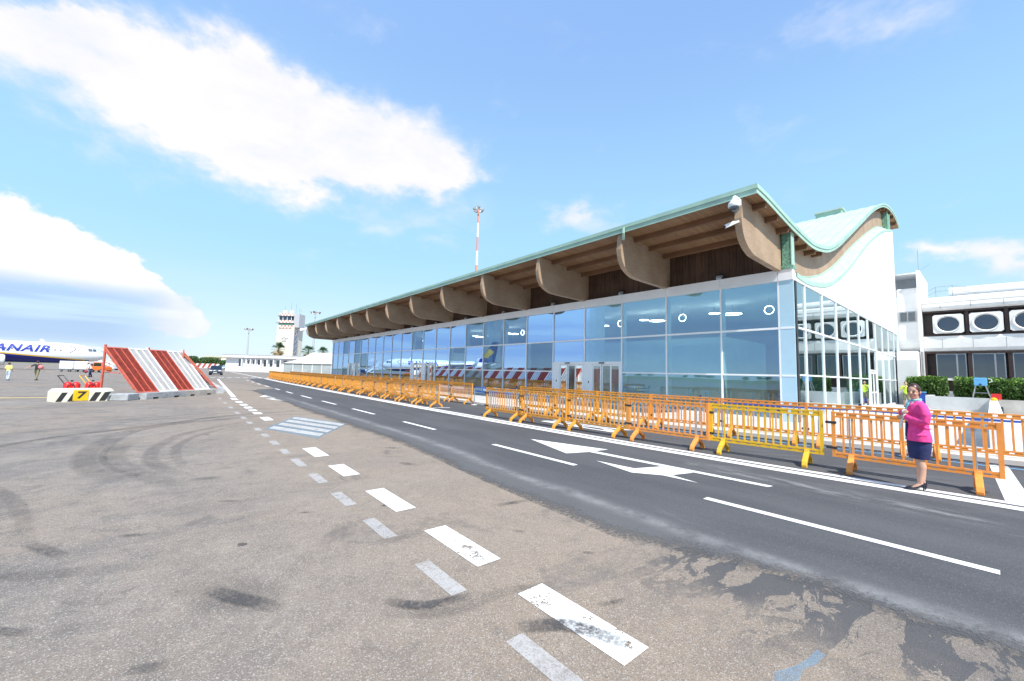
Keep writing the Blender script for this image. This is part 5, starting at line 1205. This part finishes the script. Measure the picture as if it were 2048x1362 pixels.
def palm(loc, R_, h, lab, seed):
    t = thing('palm_tree', lab, 'tree', loc, 0, 'fan palms by the control tower'); rr = random.Random(seed)
    MB().tube([(0, 0, 0), (.1, 0, h*.5), (0, 0, h)], [.35, .28, .25], 10).build('trunk', M_BARK, t, local=True)
    for nm, cnt, e0, e1, mm in (('crown', 42, -20, 80, M_PALM), ('dry_skirt', 26, -80, -25, M_PALMD)):
        mb = MB()
        for _ in range(cnt):
            a = rr.random()*6.283; e = radians(rr.uniform(e0, e1)); d = Vector((cos(a)*cos(e), sin(a)*cos(e), sin(e)))
            pl = R_*rr.uniform(.45, .6); base = Vector((0, 0, h)); tip = base+d*pl; mb.bar(base, tip, .04)
            s1 = d.cross(Vector((0, 0, 1))).normalized(); n_ = s1.cross(d)
            for j in range(13):
                b = radians(-85+170*j/12); v = (d*cos(b)+s1*sin(b)).normalized(); ln = R_*rr.uniform(.38, .5)
                e_ = tip+v*ln-Vector((0, 0, ln*.18)); sw = v.cross(n_).normalized()*.05
                mb.add([tip, tip+v*ln*.5+sw, e_, tip+v*ln*.5-sw], [(0, 1, 2, 3)])
        mb.build(nm, mm, t, local=True)
palm((26.7, 160, 0), 3.1, 7.9, 'bushy fan palm left of the control tower', 1)
palm((34.8, 153.2, 0), 2.9, 7.2, 'fan palm right of the control tower above the marquee', 2)
palm((38.8, 149.9, 0), 2.4, 7.2, 'smallest fan palm just showing over the marquee roof', 3)
def mast(loc, H_, lab, striped, s=1.0):
    t = thing('floodlight_mast', lab, 'mast', loc, 0, 'floodlight masts')
    if striped:
        k = 12
        for i in range(k): MB().tube([(0, 0, H_*i/k), (0, 0, H_*(i+1)/k)], [.36-.2*i/k, .36-.2*(i+1)/k], 12, cap=False).build('mast_section', M_WHITE if i % 2 == 0 else M_CHQ, t, local=True, smooth=True)
    else: MB().tube([(0, 0, 0), (0, 0, H_)], [.30*s, .12*s], 10).build('mast_pole', M_ROOFG, t, local=True, smooth=True)
    R_ = .95*s
    MB().tube([(cos(2*pi*i/20)*R_, sin(2*pi*i/20)*R_, H_-.35) for i in range(21)], .05, 6, cap=False).tube([(cos(2*pi*i/20)*R_*.9, sin(2*pi*i/20)*R_*.9, H_+.25) for i in range(21)], .03, 6, cap=False).bar((-R_, 0, H_-.35), (R_, 0, H_-.35), .05).bar((0, -R_, H_-.35), (0, R_, H_-.35), .05).bar((0, 0, H_), (0, 0, H_+1.1), .04).build('head_frame', M_GREY, t, local=True)
    for i in range(9):
        a = 2*pi*i/9; c = Vector((cos(a)*R_, sin(a)*R_, H_-.1)); M_ = Matrix.Translation(c) @ Matrix.Rotation(a, 4, 'Z') @ Matrix.Rotation(radians(30), 4, 'Y')
        MB().box((-.08, -.24*s, -.24*s), (.1, .24*s, .24*s), M_).build('floodlight', M_DIAL if i % 2 else M_GREY, t, local=True)
mast((45.3, 66.3, 0), 35.2, 'tall red and white striped mast rising behind the terminal roof', True)
mast((21.0, 190.7, 0), 16.6, 'thin grey floodlight mast left of the control tower', False, 1.5)
mast((43.8, 184.8, 0), 25.4, 'pale floodlight mast just right of the control tower', False, 1.9)
def tree(loc, r, h, lab, seed, grp='trees on the horizon'):
    t = thing('bushy_tree', lab, 'tree', loc, 0, grp); R_ = random.Random(seed)
    MB().tube([(0, 0, 0), (.2, 0, h*.4), (0, .1, h*.6)], [.4, .3, .15], 8).bar((.1, 0, h*.35), (r*.4, .2, h*.65), .15).bar((.1, 0, h*.35), (-r*.4, .3, h*.6), .15).build('trunk', M_BARK, t, local=True)
    bx = [((R_.uniform(-r, r)*.7, R_.uniform(-r, r)*.6, h*.62+R_.uniform(-.15, .2)*h), (r*.42, r*.42, h*.2)) for _ in range(9)]
    leafy('crown', 2600, bx, .38, M_LEAFD, t, R_, local=True)

for i, (x_, y_, r_, h_) in enumerate([(8.0, 262, 4.5, 6.0), (12.5, 259, 4.2, 5.7), (3.0, 268, 4, 4.8), (17.5, 262, 3.5, 4.6)]):
    tree((x_, y_, 0), r_, h_, ['broad green tree behind the distant blast fence', 'green tree right of the broad one behind the distant fence', 'low tree at the left end of the distant fence', 'low tree beside the low white building'][i], 20+i)
for i in range(26):
    a = radians(-100+i*3.9); d = 900+120*sin(i*2.1); tree((sin(a)*d-60, cos(a)*d*.6+200, 0), 9+3*sin(i*1.7), 9+2*cos(i*2.9), 'tree in the far row along the airfield edge', 60+i, 'far airfield trees')
t = thing('hangar', 'cream flat building on the horizon behind the distant fence', 'building', (19, 300, 0), R39)
MB().box((-9, 0, 0), (14, 8, 6.6)).build('wall', M_CREAM, t, local=True); MB().box((-9.3, -.3, 6.6), (14.3, 8.3, 7.0)).build('roof', mat('tile_yellow', (.6, .52, .30), .8), t, local=True)
# ================================================================ people
def limb(mb, pts, rad, n=10):
    pts = [Vector(p) for p in pts]; a = (pts[0]-pts[1]).normalized(); b = (pts[-1]-pts[-2]).normalized()
    P_ = [pts[0]+a*rad[0]*.8, pts[0]+a*rad[0]*.5]+pts+[pts[-1]+b*rad[-1]*.5, pts[-1]+b*rad[-1]*.8]
    mb.tube(P_, [rad[0]*.35, rad[0]*.8]+list(rad)+[rad[-1]*.8, rad[-1]*.35], n)
def ring_e(c, rx_, ry_, n=20, yaw=0): return [Vector((c[0]+cos(2*pi*k/n)*rx_, c[1]+sin(2*pi*k/n)*ry_, c[2])) for k in range(n)]
def small_person(name, lab, loc, rz, H_, top_m, leg_m, pose, hair=M_HAIR, shorts=False, cap=None, bag=None):
    t = thing(name, lab, 'person', loc, rz, None); s = H_/1.75
    g = pose; V = lambda *a: tuple(q*s for q in a)
    lean = g.get('lean', 0); st = g.get('step', .15)
    hd = (lean*.34, 0, 1.60-abs(lean)*.12)
    mb = MB()
    mb.ell(V(hd[0]+.01, 0, hd[2]), V(.095, .078, .118), 14, 10); limb(mb, [V(lean*.28, 0, 1.36), V(hd[0], 0, hd[2]-.08)], [.055*s, .052*s])
    mb.ell(V(hd[0]+.10, 0, hd[2]-.01), V(.02, .014, .022), 8, 6)
    for sy in (-1, 1): mb.ell(V(hd[0], sy*.08, hd[2]), V(.02, .012, .03), 8, 6)
    limb(mb, [V(0, 0, .92), V(lean*.14, 0, 1.15), V(lean*.27, 0, 1.36)], [.13*s, .12*s, .12*s])
    arms = g['arms']
    for sy, (el_, wr) in zip((-1, 1), arms):
        sh = (lean*.26, sy*.18, 1.38); limb(mb, [V(*sh), V(*el_), V(*wr)], [.048*s, .042*s, .028*s])
        d = (Vector(wr)-Vector(el_)).normalized(); w_ = Vector(wr); mb.ell(V(*(w_+d*.05)), V(.035, .022, .05), 8, 6)
        sd_ = d.orthogonal().normalized()
        for f in range(4): a_ = w_+d*.08+sd_*(f-1.5)*.018; limb(mb, [V(*a_), V(*(a_+d*(.05+.012*(f in (1, 2)))))], [.009*s, .007*s], 6)
        a_ = w_+d*.03+sd_*.035; limb(mb, [V(*a_), V(*(a_+d*.035+sd_*.02))], [.011*s, .008*s], 6)
    legs = []
    for sy in (-1, 1):
        fx = st*sy; kn = (fx*.5+.04, sy*.10, .50); an = (fx-.03, sy*.10, .09); legs.append((kn, an))
        limb(mb, [V(0, sy*.09, .88), V(*kn), V(*an)], [.085*s, .055*s, .038*s]); limb(mb, [V(an[0], an[1], .05), V(an[0]+.17, an[1], .035)], [.04*s, .035*s])
    remesh(mb.build('body', M_SKIN, t, local=True), .016*s, 1)
    mb = MB(); limb(mb, [V(0, 0, .93), V(lean*.14, 0, 1.15), V(lean*.27, 0, 1.34)], [.15*s, .145*s, .14*s], 14)
    limb(mb, [V(lean*.26, -.15, 1.36), V(lean*.26, .15, 1.36)], [.075*s, .075*s])
    for sy, (el_, wr) in zip((-1, 1), arms): limb(mb, [V(lean*.26, sy*.18, 1.38), V(*((Vector(el_)*.8+Vector((lean*.26, sy*.18, 1.38))*.2)))], [.065*s, .058*s])
    mb2 = mb.build('shirt', top_m, t, local=True); mb2.scale = (1, 1, 1); remesh(mb2, .016*s, 2)
    mb = MB(); limb(mb, [V(0, -.06, .92), V(0, .06, .92)], [.135*s, .135*s])
    for sy, (kn, an) in zip((-1, 1), legs):
        e_ = kn if shorts else an; limb(mb, [V(0, sy*.09, .86)]+[V(*kn)]+([] if shorts else [V(*an)]), [.105*s, .078*s]+([] if shorts else [.06*s]))
    remesh(mb.build('trousers', leg_m, t, local=True), .016*s, 1)
    mb = MB()
    for sy, (kn, an) in zip((-1, 1), legs): limb(mb, [V(an[0]-.02, an[1], .045), V(an[0]+.18, an[1], .035)], [.05*s, .042*s])
    mb.build('shoes', M_BLACK, t, local=True, smooth=True)
    MB().ell(V(hd[0]-.015, 0, hd[2]+.03), V(.103, .088, .105), 14, 8).build('hair' if not cap else 'cap', cap or hair, t, local=True, smooth=True)
    return t
def bagthing(name, lab, c, r, m_):
    t = thing(name, lab, 'bag', (c[0], c[1], 0)); MB().ell(c, r, 12, 8).build('bag_body', m_, t, smooth=True); MB().tube([(c[0]-.03, c[1], c[2]+r[2]*.8), (c[0], c[1], c[2]+r[2]*1.5), (c[0]+.06, c[1], c[2]+r[2]*.8)], .018, 6).build('strap', M_BLACK, t)
# walkers on the apron
small_person('person', 'person with dark hair in a yellow top and pale trousers at the far left', (-10.9, 53.2, 0), radians(70), 1.5, mat('lemon_cotton', (.75, .75, .22), .8), mat('pale_denim', (.50, .58, .68), .8), dict(arms=[((-.05, -.24, 1.1), (.1, -.22, .92)), ((-.05, .24, 1.1), (.08, .22, .9))], step=.1))
small_person('person', 'person in a black sleeveless top and khaki trousers with one arm held out', (-9.35, 53.3, 0), radians(70), 1.72, M_BLACK, M_KHAKI, dict(arms=[((.1, -.3, 1.15), (.22, -.34, 1.0)), ((-.05, .42, 1.2), (-.12, .66, 1.05))], step=.22))
bagthing('shoulder_bag', 'pink and grey bag on the shoulder of the walker with the arm out', (-9.12, 53.05, 1.15), (.17, .15, .2), mat('coral_bag', (.62, .22, .22), .7))
small_person('person', 'person in a white shirt and navy trousers leaning forward beside the carts', (-7.5, 65.4, 0), radians(200), 1.72, M_SHIRT, M_NAVY, dict(arms=[((.3, -.25, 1.02), (.38, -.2, .8)), ((.28, .25, 1.0), (.34, .2, .75))], step=.12, lean=.8))
bagthing('hand_bag', 'dark red bag carried low by the person in the white shirt', (-7.85, 65.2, .62), (.16, .14, .16), mat('maroon_bag', (.25, .02, .04), .6))
small_person('person', 'worker in a hi-vis vest and shorts standing behind the woman in pink', (37.7, 3.72, .123), radians(190), 1.72, M_HIVIS, M_KHAKI, dict(arms=[((.0, -.27, 1.12), (.18, -.08, 1.34)), ((-.05, .27, 1.12), (.05, .28, .88))], step=.1), shorts=True, cap=M_BLACK)
# ---------------------------------------------------------------- the woman in pink
Wn = thing('person', 'woman in a magenta jacket, navy skirt and black heels with folded arms', 'person', (9.24, .80, .012), radians(112))
mb = MB()      # body: local +X forward, +Y her left
for sy in (-1, 1):
    o_ = .03 if sy > 0 else -.03
    limb(mb, [(-.01, sy*.075, .86), (.0+o_*.3, sy*.072, .66), (.005+o_*.5, sy*.066, .50), (-.018+o_*.7, sy*.066, .37), (-.012+o_, sy*.06, .24), (-.005+o_, sy*.055, .13)], [.095, .082, .056, .062, .045, .034], 14)
    limb(mb, [(-.02+o_, sy*.055, .118), (.03+o_, sy*.057, .075), (.075+o_, sy*.059, .040), (.11+o_, sy*.058, .028)], [.030, .027, .020, .012])
limb(mb, [(0, 0, .9), (0, 0, 1.05), (-.01, 0, 1.25), (0, 0, 1.36)], [.13, .11, .11, .07], 14)
limb(mb, [(-.01, 0, 1.36), (.012, 0, 1.44), (.02, 0, 1.50)], [.056, .050, .052])
HR = Matrix.Translation((.02, 0, 1.44)) @ Matrix.Rotation(radians(52), 4, 'Z') @ Matrix.Rotation(radians(4), 4, 'Y') @ Matrix.Scale(1.02, 4) @ Matrix.Translation((0, 0, 0))
def hp_(*a): return HR @ Vector(a)
mb.ell((0, 0, .135), (.092, .074, .108), 18, 12, HR); mb.ell((.022, 0, .075), (.066, .056, .075), 16, 10, HR); mb.ell((.052, 0, .028), (.03, .03, .024), 12, 8, HR)
mb.ell((.096, 0, .098), (.018, .012, .016), 10, 8, HR); mb.tube([hp_(.083, 0, .135), hp_(.098, 0, .10)], [.009, .012], 8)
for sy in (-1, 1):
    mb.ell((-.002, sy*.076, .105), (.018, .010, .030), 10, 8, HR); mb.ell((.055, sy*.036, .085), (.028, .022, .026), 10, 8, HR)
# forearms reach just out of the cuffs, hands with five fingers
def hand(mb, w_, d, pal, curl, sgn=1):
    w_, d, pal = Vector(w_), Vector(d).normalized(), Vector(pal).normalized(); sd_ = d.cross(pal).normalized()
    limb(mb, [w_-d*.03, w_+d*.02], [.024, .026]); M_ = Matrix((d, sd_, pal)).transposed().to_4x4(); M_.translation = w_+d*.055
    mb.ell((0, 0, 0), (.048, .038, .016), 12, 8, M_)
    for f, ln in zip((-1.5, -.5, .5, 1.5), (.060, .070, .074, .064)):
        b0 = w_+d*.092+sd_*f*.0185; b1 = b0+(d*cos(curl)+pal*sin(curl))*ln*.5; b2 = b1+(d*cos(2.2*curl)+pal*sin(2.2*curl))*ln*.5
        limb(mb, [b0, b1, b2], [.0088, .0082, .0068], 8)
    b0 = w_+d*.03-sd_*.034*sgn; b1 = b0+(d*.7-sd_*.6*sgn+pal*.3).normalized()*.032; b2 = b1+(d*.9+pal*.45).normalized()*.028
    limb(mb, [b0, b1, b2], [.0115, .010, .008], 8)
hand(mb, (.155, .05, 1.228), (.35, .9, .15), (-.5, .2, -.6), .45, 1)
hand(mb, (.166, .055, 1.155), (.55, -.75, -.25), (-.6, -.5, .2), .5, -1)
body = remesh(mb.build('body', M_SKIN, Wn, local=True), .0062, 2)
# jacket
mb = MB()
jr = [(-.006, 0, .775, .150, .205), (-.004, 0, .85, .146, .20), (0, 0, .93, .134, .184), (.0, 0, 1.02, .124, .160), (.006, 0, 1.12, .130, .170), (.010, 0, 1.20, .134, .184), (.0, 0, 1.29, .118, .192), (-.012, 0, 1.35, .092, .178), (-.016, 0, 1.385, .070, .11), (-.010, 0, 1.41, .062, .072)]
mb.loft([ring_e(c[:3], c[3], c[4], 26) for c in jr])
limb(mb, [(-.01, .172, 1.33), (-.03, .226, 1.20), (-.025, .225, 1.10), (.055, .18, 1.10), (.145, .075, 1.15)], [.066, .066, .064, .060, .050], 14)
limb(mb, [(-.01, -.172, 1.33), (.02, -.226, 1.20), (.09, -.18, 1.15), (.145, -.08, 1.20), (.150, .02, 1.225)], [.066, .062, .060, .056, .046], 14)
for (p, q, r_) in [((-.12, .12, .98), (.02, .19, 1.0), .010), ((-.10, .15, 1.10), (.05, .19, 1.02), .011), ((.05, .16, .90), (.13, .10, .86), .010), ((.0, .235, 1.14), (.06, .22, 1.07), .011), ((-.03, .235, 1.22), (.03, .21, 1.17), .010), ((-.04, .195, .885), (.09, .165, .875), .011)]: limb(mb, [p, ((p[0]+q[0])/2, (p[1]+q[1])/2+.012, (p[2]+q[2])/2), q], [r_, r_*1.2, r_], 8)
jk = remesh(mb.build('jacket', M_PINK, Wn, local=True), .008, 2)
# shirt front, lapels, cuffs, scarf
MB().loft([ring_e((.022, .0, .80), .140, .052, 16), ring_e((.026, .0, 1.0), .116, .050, 16), ring_e((.036, 0, 1.2), .112, .062, 16), ring_e((.030, 0, 1.32), .088, .066, 16), ring_e((.0, 0, 1.40), .066, .066, 16), ring_e((-.002, 0, 1.438), .060, .060, 16)]).build('shirt', M_SHIRT, Wn, local=True, smooth=True)
MB().loft([ring_e((.024, 0, .79), .136, .060, 16), ring_e((.026, 0, .95), .126, .056, 16), ring_e((.030, 0, 1.08), .116, .052, 16)]).build('waistcoat', M_NAVY, Wn, local=True, smooth=True)
for sy in (-1, 1):
    MB().add([(.066, sy*.052, 1.405), (.112, sy*.078, 1.30), (.142, sy*.068, 1.20), (.150, sy*.040, 1.19), (.128, sy*.036, 1.28), (.084, sy*.038, 1.39)], [(0, 1, 2, 3, 4, 5)]).build('lapel', M_PINK, Wn, local=True)
MB().tube([(.148, .072, 1.152), (.170, .050, 1.157)], [.045, .040], 14).build('cuff', M_SHIRT, Wn, local=True); MB().tube([(.150, .025, 1.226), (.153, .05, 1.230)], [.044, .038], 14).build('cuff', M_SHIRT, Wn, local=True)
mb = MB(); mb.tube([(.054*cos(a), .056*sin(a), 1.425-.012*cos(a)) for a in [2*pi*i/16 for i in range(17)]], .017, 8)
limb(mb, [(.07, .0, 1.405), (.10, .012, 1.355), (.115, .02, 1.30)], [.024, .028, .018]); limb(mb, [(.07, -.005, 1.40), (.102, -.02, 1.34), (.12, -.025, 1.28)], [.022, .026, .016])
remesh(mb.build('scarf', M_TEAL, Wn, local=True), .007, 1)
# skirt
mb = MB(); sr = [(.0, .495, .118, .142), (.0, .55, .126, .150), (-.004, .65, .138, .166), (-.006, .75, .142, .176), (0, .88, .13, .165)]
mb.loft([ring_e((x_, 0, z_), a, b, 26) for x_, z_, a, b in sr]); mb.build('skirt', M_NAVY, Wn, local=True, smooth=True)
# shoes
for sy in (-1, 1):
    o_ = .03 if sy > 0 else -.03; y_ = sy*.057; mb = MB()
    mb.loft([[Vector((x_+o_, y_+cos(2*pi*k/12)*w_, z_+sin(2*pi*k/12)*h_)) for k in range(12)] for x_, z_, w_, h_ in [(-.062, .098, .010, .012), (-.052, .100, .026, .032), (-.02, .085, .031, .030), (.03, .052, .031, .022), (.08, .026, .038, .021), (.125, .020, .040, .022), (.165, .018, .030, .018), (.192, .014, .010, .010)]])
    limb(mb, [(-.045+o_, y_, .075), (-.045+o_, y_, .035), (-.040+o_, y_, .004)], [.020, .010, .008], 8)
    mb.build('shoe', M_SHOE, Wn, local=True, smooth=True)
# hair with bun, eyes, brows, lips
mb = MB(); N1, N2 = 22, 12; rings = []
for i in range(N2+1):
    th = radians(4+ (172-4)*i/N2*.98); rr_ = []
    for k in range(N1):
        a = 2*pi*k/N1; front = max(0, cos(a)); lim = radians(52+ (146-52)*(1-front**.7)); tt = min(th, lim)
        rr_.append(hp_(-.008+.099*sin(tt)*cos(a), .082*sin(tt)*sin(a), .134+.115*cos(tt)))
    rings.append(rr_)
mb.loft(rings, cap=True); mb.ell((-.112, 0, .10), (.040, .044, .040), 12, 8, HR); mb.build('hair', M_HAIR, Wn, local=True, smooth=True)
for sy in (-1, 1):
    MB().ell((.080, sy*.031, .118), (.010, .015, .0075), 10, 6, HR).build('eye', mat('dark_eye', (.03, .02, .018), .3), Wn, local=True, smooth=True)
    MB().tube([hp_(.082, sy*.014, .138), hp_(.085, sy*.034, .144), hp_(.070, sy*.052, .138)], .0035, 6).build('eyebrow', M_HAIR, Wn, local=True)
MB().ell((.082, 0, .052), (.012, .023, .0075), 12, 6, HR).build('lips', mat('lip_red', (.48, .08, .08), .5), Wn, local=True, smooth=True)
t = MB().bar((.185, .01, 1.13), (.205, -.01, .96), .07, .012).build('papers', M_SHIRT); t.location = Wn.location; t.rotation_euler = Wn.rotation_euler
tag(t, 'small folded white papers held in the hand of the woman in pink', 'papers')

for pts_, w_ in (([(1.30, 2.95), (1.5, 2.72), (1.88, 2.62)], .13), ([(.28, 3.92), (.47, 3.6), (.7, 3.28)], .16), ([(1.85, 2.12), (2.16, 1.92), (2.34, 1.5)], .17), ([(.22, 7.68), (.66, 7.6)], .22), ([(3.25, 7.1), (3.44, 6.72)], .2), ([(3.2, 4.16), (3.8, 4.06)], .12), ([(-.35, 5.6), (-.1, 5.45)], .1), ([(-.12, 3.15), (.1, 3.06)], .1), ([(2.5, 1.95), (2.78, 1.85)], .06), ([(-1.0, 5.9), (-.6, 5.2)], .14), ([(.5, 6.3), (.75, 6.15)], .08), ([(1.2, 5.3), (1.35, 5.2)], .06), ([(-.9, 4.2), (-.55, 3.9)], .1), ([(.6, 2.3), (.72, 2.2)], .05), ([(1.1, 2.0), (1.2, 1.95)], .04), ([(3.1, 2.6), (3.2, 2.5)], .07), ([(2.9, 3.4), (3.0, 3.3)], .06), ([(3.6, 8.6), (3.9, 8.3)], .16)):
    skid(pts_, w_, M_OIL, .003)
